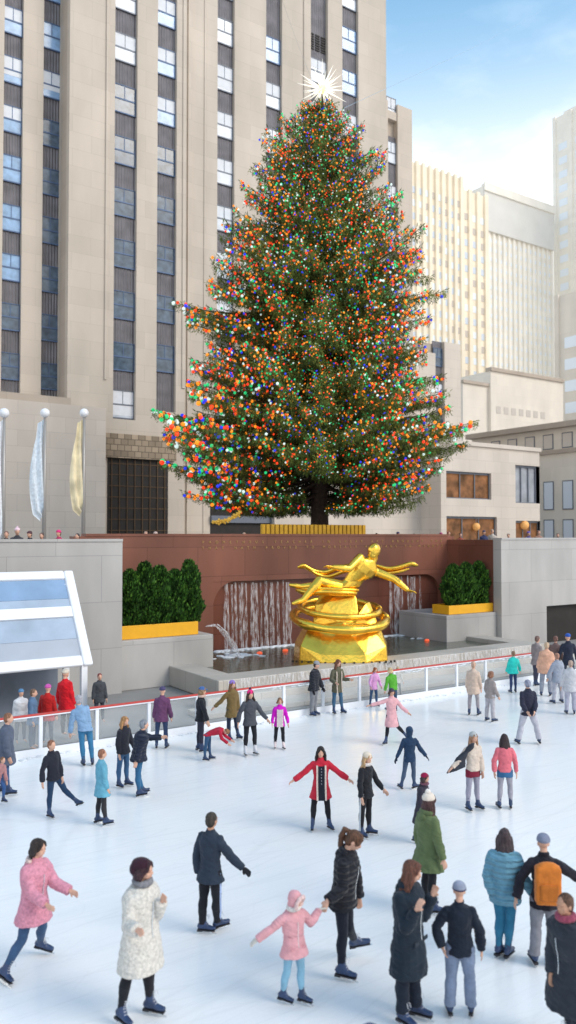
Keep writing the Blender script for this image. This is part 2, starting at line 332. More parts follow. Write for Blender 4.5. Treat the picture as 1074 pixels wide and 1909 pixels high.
# ------------------------------------------------------------------ setting
RB = 20.2            # barrier line (world Y)
PW = 3.95            # plaza level
WY = 26.6            # grey retaining wall plane
GY = 30.2            # red granite wall plane
def struct(name, mb, m, smooth=False): o = mb.build(name, m, smooth=smooth); o['kind'] = 'structure'; return o
g = MB(); g.add([(-60,-20,0),(90,-20,0),(90,RB,0),(-60,RB,0)], [(0,1,2,3)]); struct('ice', g, M['ice'])
g = MB(); g.add([(-60,RB,.004),(90,RB,.004),(90,GY,.004),(-60,GY,.004)], [(0,1,2,3)]); struct('walkway', g, M['walk'])
g = MB(); g.add([(-900,-900,-.35),(1400,-900,-.35),(1400,1400,-.35),(-900,1400,-.35)], [(0,1,2,3)]); struct('ground', g, M['walk'])
xl = on_y(228,1100,WY).x; xr = on_y(935,1100,WY).x
g = MB(); g.add([(-60,WY+.5,PW),(xl-.4,WY+.5,PW),(xl-.4,GY+.5,PW),(xr+.4,GY+.5,PW),(xr+.4,WY+.5,PW),(300,WY+.5,PW),(300,420,PW),(-60,420,PW)], [tuple(range(8))]); struct('plaza', g, M['pave'])
# retaining walls
zt = on_y(110,1010,WY).z
def gwall(x0, x1, lab, opening=None):
    t = empty('retaining_wall', ((x0+x1)/2, WY, 0), lab, 'wall'); m = MB(); X = (x0+x1)/2
    def bx(a,b,c,d,e,f,mm=m): mm.box(a-X,b-X,c-WY,d-WY,e,f)
    if opening:
        a, b, z0, z1 = opening
        bx(x0,a,WY,WY+.5,-.3,zt); bx(a,b,WY,WY+.5,z1,zt); bx(b,x1,WY,WY+.5,-.3,zt); bx(a,b,WY,WY+.5,-.3,z0)
    else: bx(x0,x1,WY,WY+.5,-.3,zt)
    m.build('wall_face', M['greywall'], t)
    c = MB(); bx(x0,x1,WY-.04,WY+.56,zt,zt+.09,c); c.build('coping', M['greywall'], t)
    if opening:
        d = MB(); bx(a,b,WY+.3,WY+.34,z0,z1,d); d.build('dark_glazing', M['dark'], t)
        f = MB(); 
        for k in range(4): xx = a+(b-a)*k/3; bx(xx-.04,xx+.04,WY+.2,WY+.28,z0,z1,f)
        f.build('window_frame', M['frame'], t)
    return t
gwall(-60, xl, 'plain grey granite retaining wall left of the evergreen planters, below the flagpoles')
p0 = on_y(1019,1130,WY)
gwall(xr, 90, 'plain grey granite retaining wall right of the evergreen planters with a dark window opening', (p0.x, p0.x+9, on_y(1019,1203,WY).z, p0.z))
# red granite wall with recessed fountain niche
ztop = on_y(560,999.5,GY).z
nx0 = on_y(398,1100,GY).x; nx1 = on_y(822,1100,GY).x; nz = on_y(560,1079,GY).z
gt = empty('granite_wall', (20.8, GY, 0), 'tall red granite wall carved with gilt letters behind the gilded sculpture', 'wall')
def rel(m, x0,x1,y0,y1,z0,z1): m.box(x0-20.8,x1-20.8,y0-GY,y1-GY,z0,z1)
m = MB(); rel(m, xl-.5, nx0, GY, GY+.5, -.3, ztop); rel(m, nx1, xr+.5, GY, GY+.5, -.3, ztop); rel(m, nx0, nx1, GY, GY+.5, nz, ztop)
m.build('wall_face', M['granite'], gt)
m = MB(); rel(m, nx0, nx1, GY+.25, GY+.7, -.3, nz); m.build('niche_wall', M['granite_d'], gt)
m = MB()      # rounded shoulders of the niche
for s_, xe in ((1, nx0), (-1, nx1)):
    n_ = 10; rr = 1.1; vs = []; 
    for yy in (GY+.02, GY+.24):
        vs.append((xe-20.8, yy-GY, nz))
        for k in range(n_+1):
            a = math.pi/2*k/n_; vs.append((xe-20.8+s_*(rr-rr*math.cos(a))*1.0, yy-GY, nz-rr+rr*math.sin(a)))
    q = n_+2
    fs = [tuple(range(q)), tuple(range(2*q-1, q-1, -1))]+[(i, (i+1)%q, q+(i+1)%q, q+i) for i in range(q)]
    m.add(vs, fs)
m.build('niche_shoulder', M['granite'], gt)
m = MB(); rel(m, xl-.02, xr+.02, GY-.03, GY+.55, ztop, ztop+.10); m.build('coping', M['granite'], gt)
# side returns joining granite wall and grey walls
for x0, x1, lb in ((xl-.5, xl, 'red granite side return wall at the left end of the evergreens'), (xr, xr+.5, 'red granite side return wall at the right end of the evergreens')):
    m = MB(); m.box(-.25,.25,0,GY-WY-.5-.002,-.3,zt-.003); o = m.build('return_wall', M['granite']); o.location = ((x0+x1)/2, WY+.5, 0); tag(o, lb, 'wall')
# inscription
def text_mesh(s, size):
    c = bpy.data.curves.new('t', 'FONT'); c.body = s; c.size = size; c.extrude = .01; c.align_x = 'CENTER'
    o = bpy.data.objects.new('t', c); COL.objects.link(o); dg = bpy.context.evaluated_depsgraph_get(); dg.update()
    me = bpy.data.meshes.new_from_object(o.evaluated_get(dg)); bpy.data.objects.remove(o); return me
lets = MB()
cache = {}
for line, py in (("PROMETHEUS TEACHER IN EVERY ART BROUGHT THE FIRE", 1010.5), ("THAT HATH PROVED TO MORTALS A MEANS TO MIGHTY ENDS", 1020.5)):
    xa = on_y(372,py,GY).x; xb = on_y(868,py,GY).x; zz = on_y(620,py,GY).z
    for i, ch in enumerate(line):
        if ch == ' ': continue
        if ch not in cache: cache[ch] = text_mesh(ch, .165)
        me = cache[ch]; x = xa+(xb-xa)*(i+.5)/len(line)
        lets.add([(x-20.8+v.co.x, -.012-v.co.z, zz+v.co.y-.03) for v in me.vertices], [tuple(p.vertices) for p in me.polygons])
lets.build('inscription', mat('dull_gilt', (.42,.26,.10), .5, .2), gt)
# fountain basin: pool, coping ledges, cascade
zw = .55
bt = empty('fountain_basin', (20.8, 25, 0), 'low stepped stone fountain basin with dark water in front of the gilded sculpture', 'fountain')
def relb(m, x0,x1,y0,y1,z0,z1): m.box(x0-20.8,x1-20.8,y0-25,y1-25,z0,z1)
bx0 = on_z(395,1250,.6).x-1.2; bx1 = on_z(985,1212,.6).x+1.5
m = MB(); relb(m, bx0, bx1, 23.2, 24.3, 0.02, .74); relb(m, bx0, bx0+1.0, 24.3, GY, 0.02, .74); relb(m, bx1-1.0, bx1, 24.3, GY, .02, .74)
m.build('upper_ledge', M['ledge'], bt, bevel=.03)
m = MB(); relb(m, bx0-.9, bx1+.9, 22.3, 23.19, .02, .40); m.build('lower_ledge', M['ledge'], bt, bevel=.03)
m = MB(); relb(m, bx0-1.6, bx1+1.6, 21.3, 22.29, .02, .18); m.build('step', M['ledge'], bt, bevel=.02)
m = MB(); relb(m, bx0+1.0, bx1-1.0, 24.3, GY+.45, .1, zw); m.build('pool_water', M['pool'], bt)
m = MB(); 
m.add([(bx0-20.8+.3,-1.83,.735),(bx1-20.8-.3,-1.83,.735),(bx1-20.8-.3,-1.86,.41),(bx0-20.8+.3,-1.86,.41)],[(0,1,2,3)]); m.build('cascade', M['fall'], bt)
m = MB()
for k in range(240):
    x = random.uniform(bx0+1, bx1-1); c = Vector((x-20.8, random.uniform(-1.9,-2.6), .41)); s_ = random.uniform(.02,.06)
    m.ell(c, (s_*2,0,0), (0,s_,0), (0,0,s_*.5), 5, 4)
m.build('splash', M['foam'], bt)
# niche waterfalls : each stream a tapering ribbed sheet
jets = []
for (a, b, n_) in ((416, 540, 13), (722, 786, 8)):
    for k in range(n_): jets.append(a + (b-a)*(k+.5)/n_ + random.uniform(-2,2))
for i, px in enumerate(jets):
    p = on_y(px, 1082, GY+.18); x = p.x; hw = random.uniform(.03,.08) if i % 3 else random.uniform(.08,.15); zt_ = nz-.03-random.uniform(0,.12)
    m = MB(); n_ = 7; vs = []; fs = []
    for k in range(n_+1):
        t = k/n_; z = zt_*(1-t)+zw*t; ww = hw*(1+.4*t)*random.uniform(.75,1.2)
        for s_, yy in ((-1,0),(0,-.06),(1,0)): vs.append((s_*ww+random.uniform(-.02,.02), yy-.1*t, z))
    for k in range(n_):
        for j in range(2): fs.append((k*3+j, k*3+j+1, k*3+j+4, k*3+j+3))
    m.add(vs, fs); o = m.build('water_stream', M['fall'], smooth=True); o.location = (x, GY+.18, 0)
    tag(o, 'thin white stream of water falling down the dark red granite niche', 'water stream', 'water streams falling down the granite niche')
# foam line
m = MB()
for k in range(420):
    x = random.uniform(nx0+.1, nx1-.1); s_ = random.uniform(.04,.13)
    m.ell((x, GY+.05-abs(random.gauss(0,.16)), zw), (s_*1.8,0,0), (0,s_,0), (0,0,s_*.45), 6, 4)
o = m.build('foam', M['foam'], smooth=True); tag(o, 'line of white foam where the falling water meets the pool', 'foam', kind='stuff')
# arc jets from the sides
for pts, lab in ((((384,1168),(402,1165),(420,1178),(434,1200),(440,1222)), 'arching white water jet at the left end of the fountain pool'),
                 (((828,1152),(820,1152),(812,1166),(807,1182),(803,1200)), 'arching white water jet at the right end of the fountain pool')):
    P = [on_y(x, y, 28.6) for x, y in pts]; o0 = P[-1].copy(); m = MB()
    for k in range(7):
        dd = [Vector((random.uniform(-.07,.07), random.uniform(-.25,.25), random.uniform(-.06,.06)))*(.25+i*.5) for i in range(len(P))]
        m.tube([p-o0+d for p, d in zip(P, dd)], [.012,.018,.028,.04,.055], 7)
    o = m.build('water_jet', M['fall'], smooth=True); o.location = o0; tag(o, lab, 'water jet')
    for k in range(1):
        m = MB()
        for q in range(60):
            s_ = random.uniform(.04,.10); m.ell((random.gauss(0,.45), random.gauss(0,.3), zw-o0.z+.0), (s_*2,0,0), (0,s_,0), (0,0,s_*.5), 6, 4)
        f = m.build('splash', M['foam'], o, smooth=True)
for px, py, lab in ((484,1219,'small red float light on the pool at the left of the falling water'), (532,1214,'small red float light on the pool just left of the gilded mound'), (796,1195,'small red float light on the pool near the right water jet')):
    p = on_z(px, py, zw); m = MB(); m.ell((0,0,.03), (.13,0,0),(0,.1,0),(0,0,.07)); 
    o = m.build('float_light', mat('float_red', (.8,.08,.03), .4, emit=(1,.15,.05), estr=.6), smooth=True); o.location = p; tag(o, lab, 'float light')
# plinth blocks carrying the planters
PBY = 26.9; ztb = on_y(300,1190,PBY).z
for a, b, lab, gap in ((xl+.01, on_y(398,1200,PBY).x, 'grey granite plinth under the left planter of evergreens', -1), (on_y(833,1190,PBY).x, xr-.01, 'grey granite plinth under the right planter of evergreens', 1)):
    m = MB(); X = (a+b)/2; m.box(a-X, b-X, 0, GY-PBY-.01, 0, ztb); o = m.build('planter_plinth', M['greywall'], bevel=.03); o.location = (X, PBY, .005); tag(o, lab, 'plinth')
# ------------------------------------------------------------------ leaf helper
def leafmesh(name, P, D, size, mats_idx, mats, parent=None, aspect=.35, loc=None):
    """P: base points (n,3), D: directions (n,3) -> one slim quad each"""
    n = len(P); D = D/np.linalg.norm(D, axis=1, keepdims=True)
    rnd = rng.normal(size=(n,3)); S = np.cross(D, rnd); S /= np.linalg.norm(S, axis=1, keepdims=True)
    sz = size.reshape(-1,1)
    v = np.empty((n,4,3)); v[:,0] = P; v[:,1] = P+D*sz*.5+S*sz*aspect*.5; v[:,2] = P+D*sz; v[:,3] = P+D*sz*.5-S*sz*aspect*.5
    me = bpy.data.meshes.new(name); me.vertices.add(n*4); me.vertices.foreach_set('co', v.reshape(-1))
    me.loops.add(n*4); me.loops.foreach_set('vertex_index', np.arange(n*4, dtype=np.int32))
    me.polygons.add(n); me.polygons.foreach_set('loop_start', np.arange(0,n*4,4,dtype=np.int32))
    me.polygons.foreach_set('loop_total', np.full(n,4,dtype=np.int32)) if False else None
    for m_ in mats: me.materials.append(m_)
    me.polygons.foreach_set('material_index', np.asarray(mats_idx, dtype=np.int32)); me.update(calc_edges=True); me.validate()
    o = bpy.data.objects.new(name, me); link(o, parent)
    if loc is not None: o.location = loc
    return o
def leafmat(name, col):
    m = mat(name, col, .7, var=.25, vscale=3, spec=.25); b = m.node_tree.nodes['Principled BSDF']
    b.inputs['Subsurface Weight'].default_value = 0
    return m
M['leaf'] = [leafmat('shrub_dark', (.016,.050,.008)), leafmat('shrub_mid', (.040,.12,.016)), leafmat('shrub_light', (.085,.20,.024))]
def shrub(x, y, z, h, r, lab, grp, lit):  # lit sets the share of pale leaves, scattered at random
    t = empty('columnar_shrub', (x, y, z), lab, 'shrub', grp)
    n = 4600; u = rng.random(n); th = rng.random(n)*2*np.pi
    prof = r*np.clip(np.minimum(1.0, .72+u*1.2)*np.clip(1-u**3, 0, 1)**.6, .02, None)
    lump = 1+.20*np.sin(th*3+u*9+x*5)+.12*np.sin(th*5-u*17+y)
    rr = prof*lump*(rng.random(n)**.28)
    P = np.stack([rr*np.cos(th), rr*np.sin(th), u*h], 1)
    D = np.stack([np.cos(th)*.5, np.sin(th)*.5, np.full(n, 1.1)], 1)+rng.normal(size=(n,3))*.35
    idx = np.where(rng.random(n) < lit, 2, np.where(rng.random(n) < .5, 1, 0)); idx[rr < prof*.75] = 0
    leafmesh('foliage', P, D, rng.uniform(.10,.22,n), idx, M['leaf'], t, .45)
    m = MB(); m.tube([(0,0,-.15),(0,0,h*.9)], [.05,.02], 7); m.build('stem', M['bark'], t, True)
HY = 27.7
for (pxs, pybot, tops, side) in (((241,270,297,326,352), 1168, (1068,1053,1060,1067,1049), 'left'), ((845,869,893,916), 1140, (1056,1053,1051,1054), 'right')):
    a = on_y(225 if side=='left' else 836, pybot, HY-.55); b = on_y(371 if side=='left' else 934, pybot, HY-.55)
    zb = ztb+.012; zt2 = on_y((a.x*0+298) if side=='left' else 885, pybot-5, HY-.55).z
    X = (a.x+b.x)/2; t = empty('planter_box', (X, HY, zb), ('bright yellow planter trough under the %s row of evergreens' % side), 'planter')
    hw = (b.x-a.x)/2-.03; h_ = max(.42, zt2-zb)
    m = MB(); m.box(-hw,hw,-.55,-.49,0,h_); m.box(-hw,hw,.49,.55,0,h_); m.box(-hw,-hw+.06,-.49,.49,0,h_); m.box(hw-.06,hw,-.49,.49,0,h_); m.build('trough', mat('yellow_paint', (.80,.40,.015), .5, var=.06, vscale=4), t, bevel=.012)
    m = MB(); m.box(-hw+.06,hw-.06,-.49,.49,.05,h_-.08); m.build('soil', M['bark'], t)
    words = ['first','second','middle','fourth','fifth']
    for i, (px, pt) in enumerate(zip(pxs, tops)):
        p = on_y(px, pybot, HY); hh = on_y(px, pt, HY).z-(zb+h_-.1)
        nm = (['leftmost','second from the left','middle','fourth from the left','rightmost and tallest'][i] if side == 'left' else ['leftmost','second from the left','third from the left','rightmost'][i])
        shrub(p.x, HY, zb+h_-.1, hh, .46 if side=='left' else .50, 'narrow clipped evergreen, %s in the %s yellow planter' % (nm, side), 'columnar evergreens in yellow planters', .18 if side=='left' else .30)
# ------------------------------------------------------------------ rink barrier
bar = empty('rink_barrier', (14, RB, 0), 'long clear panelled rink barrier with white posts and thin red top rail', 'barrier')
x0b, x1b = -6.0, 36.0
post_px = [on_z(px, 1345 if px < 600 else 1320, 0) for px in ()]
xs = []; x = x0b
pA = on_y(531, 1320, RB).x; pB = on_y(604, 1320, RB).x; pitch = pB-pA
k0 = math.floor((x0b-pA)/pitch); 
while pA+k0*pitch < x1b: xs.append(pA+k0*pitch); k0 += 1
def rb(m, a,b,c,d,e,f): m.box(a-14,b-14,c-RB,d-RB,e,f)
BH = 1.02
for x in xs:
    m = MB(); rb(m, x-.045,x+.045,RB+.02,RB+.10,0,BH-.045); m.build('post', M['white'], bar, bevel=.008)
m = MB(); rb(m, xs[0]-.1,xs[-1]+.1,RB,RB+.12,BH-.04,BH-.012); rb(m, xs[0],xs[-1],RB+.0,RB+.015,0,.20); m.build('white_rail', M['white'], bar)
m = MB(); rb(m, xs[0]-.1,xs[-1]+.1,RB+.01,RB+.11,BH-.01,BH+.03); m.build('red_top_rail', M['red'], bar, bevel=.01)
for a, b in zip(xs[:-1], xs[1:]):
    m = MB(); rb(m, a+.05,b-.05,RB+.055,RB+.065,.21,BH-.05); m.build('clear_panel', M['glass'], bar)
m = MB()
for k in range(500):
    x = random.uniform(xs[0], xs[-1]); s_ = random.uniform(.02,.06)
    m.ell((x-14, -.03-abs(random.gauss(0,.06)), .005), (s_*2,0,0),(0,s_,0),(0,0,s_*.6), 5, 4)
o = m.build('snow', M['foam'], smooth=True); o.location = (14, RB, 0); tag(o, 'scraped snow lying along the foot of the rink barrier', 'snow', kind='stuff')
# ------------------------------------------------------------------ glazed canopy at the left
def plane_pt(px, py, P0, N):
    d = ray(px, py); return CAM + d*((P0-CAM).dot(N)/d.dot(N))
pbot = on_y(165, 1240, 23.0); ptop = on_y(150, 1062, 24.9)
N = Vector((1,0,0)).cross(ptop-pbot).normalized() if False else (Vector((1,0,0)).cross(Vector((0, ptop.y-pbot.y, ptop.z-pbot.z)))).normalized()
c_tr = plane_pt(153,1064,pbot,N); c_br = plane_pt(174,1240,pbot,N)
up = Vector((0, ptop.y-pbot.y, ptop.z-pbot.z)).normalized(); h_c = (c_tr-c_br).dot(up); n_out = N if N.y < 0 else -N
LW = 8.5
t = empty('glazed_canopy', (c_br.x, c_br.y, 0), 'white framed canopy of sloping blue glass strips at the left edge', 'canopy')
O = Vector((0,0,c_br.z))
def slab(m, u0,u1,v0,v1,th=.07,lift=0.0):
    m.obox(O+Vector((-(u0+u1)/2,0,0))+up*((v0+v1)/2)+n_out*lift, Vector(((u1-u0)/2,0,0)), up*((v1-v0)/2), n_out*th)
fw = .30
m = MB(); slab(m,0,fw,0,h_c); slab(m,fw,LW,0,fw*1.15); slab(m,fw,LW,h_c-fw,h_c); slab(m,LW,LW+fw,0,h_c)
m.build('canopy_frame', M['white'], t, bevel=.06)
m = MB(); slab(m,fw,LW,h_c*.50,h_c*.50+.36,.05,.01); m.build('centre_bar', M['white'], t, bevel=.02)
bl1 = mat('blue_glass_deep', (.20,.31,.47), .25, var=.2, vscale=.8); bl2 = mat('blue_glass_pale', (.33,.41,.52), .3, var=.2, vscale=.8); bl3 = mat('grey_glass', (.36,.40,.47), .3, var=.1, vscale=.8)
inner = [(fw*1.15, h_c*.28, bl3), (h_c*.28, h_c*.50, bl2), (h_c*.50+.36, h_c*.70, bl2), (h_c*.70, h_c-fw, bl1)]
for v0, v1, mm in inner:
    m = MB(); slab(m,fw+.002,LW-.002,v0+.004,v1-.004,.015,-.02); m.build('glass_strip', mm, t)
for dx, yy in ((.25, .12), (4.2, .12), (.25, ptop.y-pbot.y-.2), (4.2, ptop.y-pbot.y-.2)):
    ztp = c_br.z + up.z/up.y*yy - .12; m = MB(); m.box(-dx-.09,-dx+.09,yy-.09,yy+.09,0,ztp); m.build('column', M['white'], t, bevel=.01)
# grey cabin wall under the canopy
m = MB(); m.box(-7,-.5,ptop.y-pbot.y+.1-.3,ptop.y-pbot.y+.2-.3,0,c_br.z+.9); m.build('back_panel', mat('cabin_panel', (.16,.19,.24), .6, var=.3, vscale=.9), t)

# ------------------------------------------------------------------ buildings
def Z(px, py, Y): return on_y(px, py, Y).z
def X_(px, Y, py=400): return on_y(px, py, Y).x
def new_building(name, x, y, lab, cat='building'): return empty(name, (x, y, PW), lab, cat)
class Rel:
    def __init__(s, ox, oy, oz=PW): s.m = MB(); s.o = (ox, oy, oz)
    def box(s, a,b,c,d,e,f): s.m.box(a-s.o[0], b-s.o[0], c-s.o[1], d-s.o[1], e-s.o[2], f-s.o[2])
    def build(s, *a, **k): return s.m.build(*a, **k)
def window(parent, o, x0, x1, y, z0, z1, kind, mull=True):
    """frame with a mullion and meeting rail, glass as sub-part"""
    f = Rel(*o); t = .05
    f.box(x0,x1,y,y+.08,z0,z0+t*1.6); f.box(x0,x1,y,y+.08,z1-t,z1); f.box(x0,x0+t,y,y+.08,z0+t*1.6,z1-t); f.box(x1-t,x1,y,y+.08,z0+t*1.6,z1-t)
    zm = z0+(z1-z0)*.5
    if mull:
        f.box(x0+t,x1-t,y+.01,y+.07,zm-.045,zm+.045); xm = (x0+x1)/2; f.box(xm-.022,xm+.022,y+.02,y+.06,zm+.045,z1-t)
    fo = f.build('window', M['frame_b' if kind != 'l' else 'frame'], parent)
    p = Rel(*o); p.box(x0+t,x1-t,y+.045,y+.055,z0+t,z1-t); po = p.build('pane', M['pane_'+kind], fo)
    if kind == 'l' and random.random() < .8 or kind == 'm' and random.random() < .35:
        b = Rel(*o); zb = z0+(z1-z0)*random.choice((.5,.5,.12,.3,.62)); b.box(x0+t,x1-t,y+.036,y+.042,zb,z1-t); b.build('blind', M['blind'], fo)
    return fo
# main tower -------------------------------------------------
YW, YB, YC = 53.2, 51.4, 51.75
ox, oy = X_(345, YC), YC
tw = new_building('skyscraper', ox, oy, 'huge pale limestone skyscraper with vertical window bands behind the lit tree'); OO = (ox, oy, PW)
ZTOP = 64.0
def mass(x0, x1, Y, zb, cols, ztop=ZTOP, depth=.55, wall=M['lime'], parent=tw, o=OO, back=6.0):
    """a front with recessed window bands. cols: (xa, xb, zbot)"""
    w_ = Rel(*o); cur = x0
    for (a, b, zbot) in cols:
        w_.box(cur, a, Y, Y+depth, zb, ztop)
        if zbot > zb: w_.box(a, b, Y, Y+depth, zb, zbot)
        cur = b
    w_.box(cur, x1, Y, Y+depth, zb, ztop)
    w_.build('stone_wall', wall, parent)
def band(px0, px1, Y, T0, P, ythr, ybot, frac=.55, skip=(), nmax=20, kind0='l', parent=tw, o=OO, kind1='d', ref=400):
    a, b = X_(px0, Y, ref), X_(px1, Y, ref); pc = (px0+px1)/2; zb = Z(pc, ybot, Y)
    s_ = Rel(*o); s_.box(a-.02, b+.02, Y+.33, Y+.50, zb, ZTOP if parent == tw else Z(pc, T0-10, Y)); s_.build('spandrel', M['spandrel'], parent)
    for k in range(-1, nmax):
        if k in skip: continue
        t = T0+k*P; zt_, z0 = Z(pc, t, Y), Z(pc, t+P*frac, Y)
        if t+P*frac > ybot+4: break
        kd = kind0 if t < ythr else kind1
        if kd == 'l' and random.random() < .12: kd = 'm'
        window(parent, o, a, b, Y+.22, z0, zt_, kd)
    return (a, b, zb)
cw = [band(5,41,YW,9,92.5,540,748,kind0='m'), band(79,113,YW,39,91,210,748,kind0='m')]
mass(X_(-120,YW), X_(128,YB)+.0, YW, Z(60,752,YW), cw)
cb = [band(213,255,YB,60,96.3,150,782,skip=(7,)), band(293,329,YB,-5,92.5,265,768)]
# one pale window low in the third band
a, b, _ = cb[0]; window(tw, OO, a, b, YB+.28, Z(234,780,YB), Z(234,727,YB), 'l')
mass(X_(128,YB), X_(346,YB), YB, PW, [(a_, b_, max(z_, PW)) for a_, b_, z_ in cb] if False else [(X_(213,YB), X_(255,YB), cb[0][2]), (X_(293,YB), X_(329,YB), cb[1][2])])
# left return of the projecting bay
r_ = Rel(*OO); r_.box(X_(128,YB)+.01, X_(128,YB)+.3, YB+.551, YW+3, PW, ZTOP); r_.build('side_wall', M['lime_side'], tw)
cc = [band(405,437,YC,32,87.6,2000,800), band(496,526,YC,67,85.7,2000,800,skip=(-1,)), band(580,612,YC,108,82,2000,800,skip=(-1,)), band(639,669,YC,50,80,2000,800,skip=())]
mass(X_(346,YB)+.005, X_(721,YC), YC, PW, [(a_, b_, z_) for a_, b_, z_ in cc], depth=.55)
r_ = Rel(*OO); r_.box(X_(118,YW), X_(721,YC), YC+.552, YC+14, PW, ZTOP-.1); r_.build('core', M['lime_side'], tw)
# pilaster strips and louvre
for px0, px1, Y, pr in ((349,358,YC,.12),(566,571,YC,.10),(380,384,YC,.06),(196,200,YB,.10),(340,346,YB,.08)):
    r_ = Rel(*OO); r_.box(X_(px0,Y), X_(px1,Y), Y-pr, Y-.002, PW+12 if px0 < 345 else PW, ZTOP-.2); r_.build('pilaster', M['lime'], tw)
lv = Rel(*OO); a, b, _ = cc[2]
for k in range(3):
    xa = a+(b-a)*(k+.12)/3; xb_ = a+(b-a)*(k+.88)/3
    zt_, z0 = Z(596,60,YC), Z(596,92,YC)
    for q in range(7): zz = z0+(zt_-z0)*q/7; lv.box(xa, xb_, YC+.26, YC+.38, zz, zz+(zt_-z0)/7*.5)
lv.build('louvre', M['dark'], tw)
# lower left block in front of the wing, with a ledge in the shade-toned limestone
YL = 50.2
r_ = Rel(*OO); xe = X_(197,YL,880); z2 = Z(100,752,YL); xa = X_(-120,YL)
r_.box(xa, xe, YL, YB-.002, PW, z2); r_.build('base_block', M['lime_low'], tw)
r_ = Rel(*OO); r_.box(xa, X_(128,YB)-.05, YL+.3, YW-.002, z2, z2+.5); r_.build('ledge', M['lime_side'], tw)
# portal: frame, carved lintel, dark opening with metal grille
xa, xb_ = X_(200,YB,900), X_(313,YB,900); zl, zh = Z(256,856,YB), Z(256,812,YB)
r_ = Rel(*OO); r_.box(xa, xb_, YB-.03, YB-.005, PW, zl); r_.build('doorway', M['dark'], tw)
r_ = Rel(*OO); r_.box(xa-.4, xb_+.5, YB-.30, YB-.035, zl, zh); r_.build('lintel', stone('carved_lintel', (.42,.33,.24), .5, .4, .3, .03, .45, .4), tw)
r_ = Rel(*OO); 
for k in range(9): zz = PW+(zl-PW)*(k+.5)/9; r_.box(xa+.1, xb_-.1, YB-.07, YB-.045, zz-.03, zz+.03)
for k in range(8): xx = xa+(xb_-xa)*(k+.5)/8; r_.box(xx-.03, xx+.03, YB-.10, YB-.075, PW, zl-.05)
r_.box(xa+.1, xb_-.1, YB-.14, YB-.11, PW+.9, PW+1.15)
r_.build('grille', mat('bronze_grille', (.12,.08,.05), .4, .6, var=.2), tw)
# dark glazed ground floor between the portal pier and the tree
xa, xb_ = X_(392,YC,950), X_(522,YC,950)
r_ = Rel(*OO); r_.box(xa, xb_, YC-.03, YC-.005, PW, Z(450,850,YC)); r_.build('ground_floor_glazing', M['dark'], tw)
r_ = Rel(*OO); r_.box(xa, xb_, YC-.25, YC-.04, Z(450,975,YC), Z(450,962,YC)); r_.build('glazing_rail', M['frame'], tw)
# second, stepped tower behind ----------------------------------
Y2 = 56.0; o2 = (X_(745,Y2), Y2, PW); t2 = new_building('stepped_tower', o2[0], o2[1], 'slim stepped limestone shaft just right of the skyscraper, flat roof with small blocks')
z2t = Z(745,196,Y2)
a, b, _ = band(724,742,Y2,262,82,230,960,kind0='l',parent=t2,o=o2,kind1='l',frac=.5)
w_ = Rel(*o2); w_.box(X_(700,Y2), a, Y2, Y2+.55, PW, z2t); w_.box(b, X_(769,Y2), Y2, Y2+.55, PW, z2t); w_.box(a, b, Y2+.1, Y2+.55, Z(733,222,Y2), z2t-.8)
w_.build('stone_wall', M['lime'], t2)
w_ = Rel(*o2); w_.box(X_(700,Y2), X_(769,Y2), Y2+.56, Y2+9, PW, z2t-.2); w_.build('core', M['lime_side'], t2)
w_ = Rel(*o2)
for px0, px1 in ((723,730),(735,745)): w_.box(X_(px0,Y2), X_(px1,Y2), Y2+.7, Y2+2, z2t-.19, z2t+.55)
w_.build('roof_block', M['spandrel'], t2)
Y3 = 60.0; o3 = (X_(815,Y3,700), Y3, PW); t3 = new_building('lower_shaft', o3[0], o3[1], 'shorter pale limestone shaft with one window band right of the tree')
z3t = Z(835,638,Y3); w_ = Rel(*o3); a, b = X_(812,Y3,700), X_(829,Y3,700)
w_.box(X_(770,Y3,700), a, Y3, Y3+.55, PW, Z(790,655,Y3)); w_.box(b, X_(859,Y3,700), Y3, Y3+.55, PW, z3t); w_.build('stone_wall', M['lime_low'], t3)
w_ = Rel(*o3); w_.box(X_(775,Y3,700), X_(857,Y3,700), Y3+.56, Y3+8, PW, z3t-.3); w_.build('core', M['lime_side'], t3)
w_ = Rel(*o3); w_.box(a-.02, b+.02, Y3+.4, Y3+.5, PW, z3t); w_.build('spandrel', M['spandrel'], t3)
for k in range(4): window(t3, o3, a, b, Y3+.28, Z(820,648+k*66+34,Y3), Z(820,648+k*66,Y3), 'l' if k % 2 else 'd')
# low limestone building with shop windows ------------------------
Y4 = 48.5; o4 = (X_(880,Y4,900), Y4, PW); t4 = new_building('low_building', o4[0], o4[1], 'low pale limestone building with warm lit shop windows right of the tree')
xA, xB = X_(520,Y4+2.0,950), X_(1006,Y4,900); ztp = Z(930,836,Y4)
wins = [(832,916,880,930),(832,926,963,1010),(961,1003,868,938),(963,1006,971,1010)]
W = [(X_(a_,Y4,900), X_(b_,Y4,900), Z((a_+b_)/2,d_,Y4), Z((a_+b_)/2,c_,Y4)) for a_,b_,c_,d_ in wins]
w_ = Rel(*o4); xs_ = X_(822,Y4,900)
w_.box(xA, xs_, Y4+2.6, Y4+3.2, PW, Z(700,944,Y4+2.6) if False else ztp-.6)
w_.box(xs_, W[0][0], Y4, Y4+.5, PW, ztp)
w_.box(W[0][0], W[1][1], Y4, Y4+.5, W[0][3], ztp); w_.box(W[0][0], W[1][1], Y4, Y4+.5, W[1][3], W[0][2]); w_.box(W[0][1], W[1][1], Y4+.001, Y4+.5, W[0][2], W[0][3])
w_.box(W[1][1], W[2][0], Y4, Y4+.5, PW, ztp); w_.box(W[2][0], W[3][1], Y4, Y4+.5, W[2][3], ztp); w_.box(W[2][0], W[3][1], Y4, Y4+.5, W[3][3], W[2][2]); w_.box(W[3][1], xB, Y4, Y4+.5, PW, ztp)
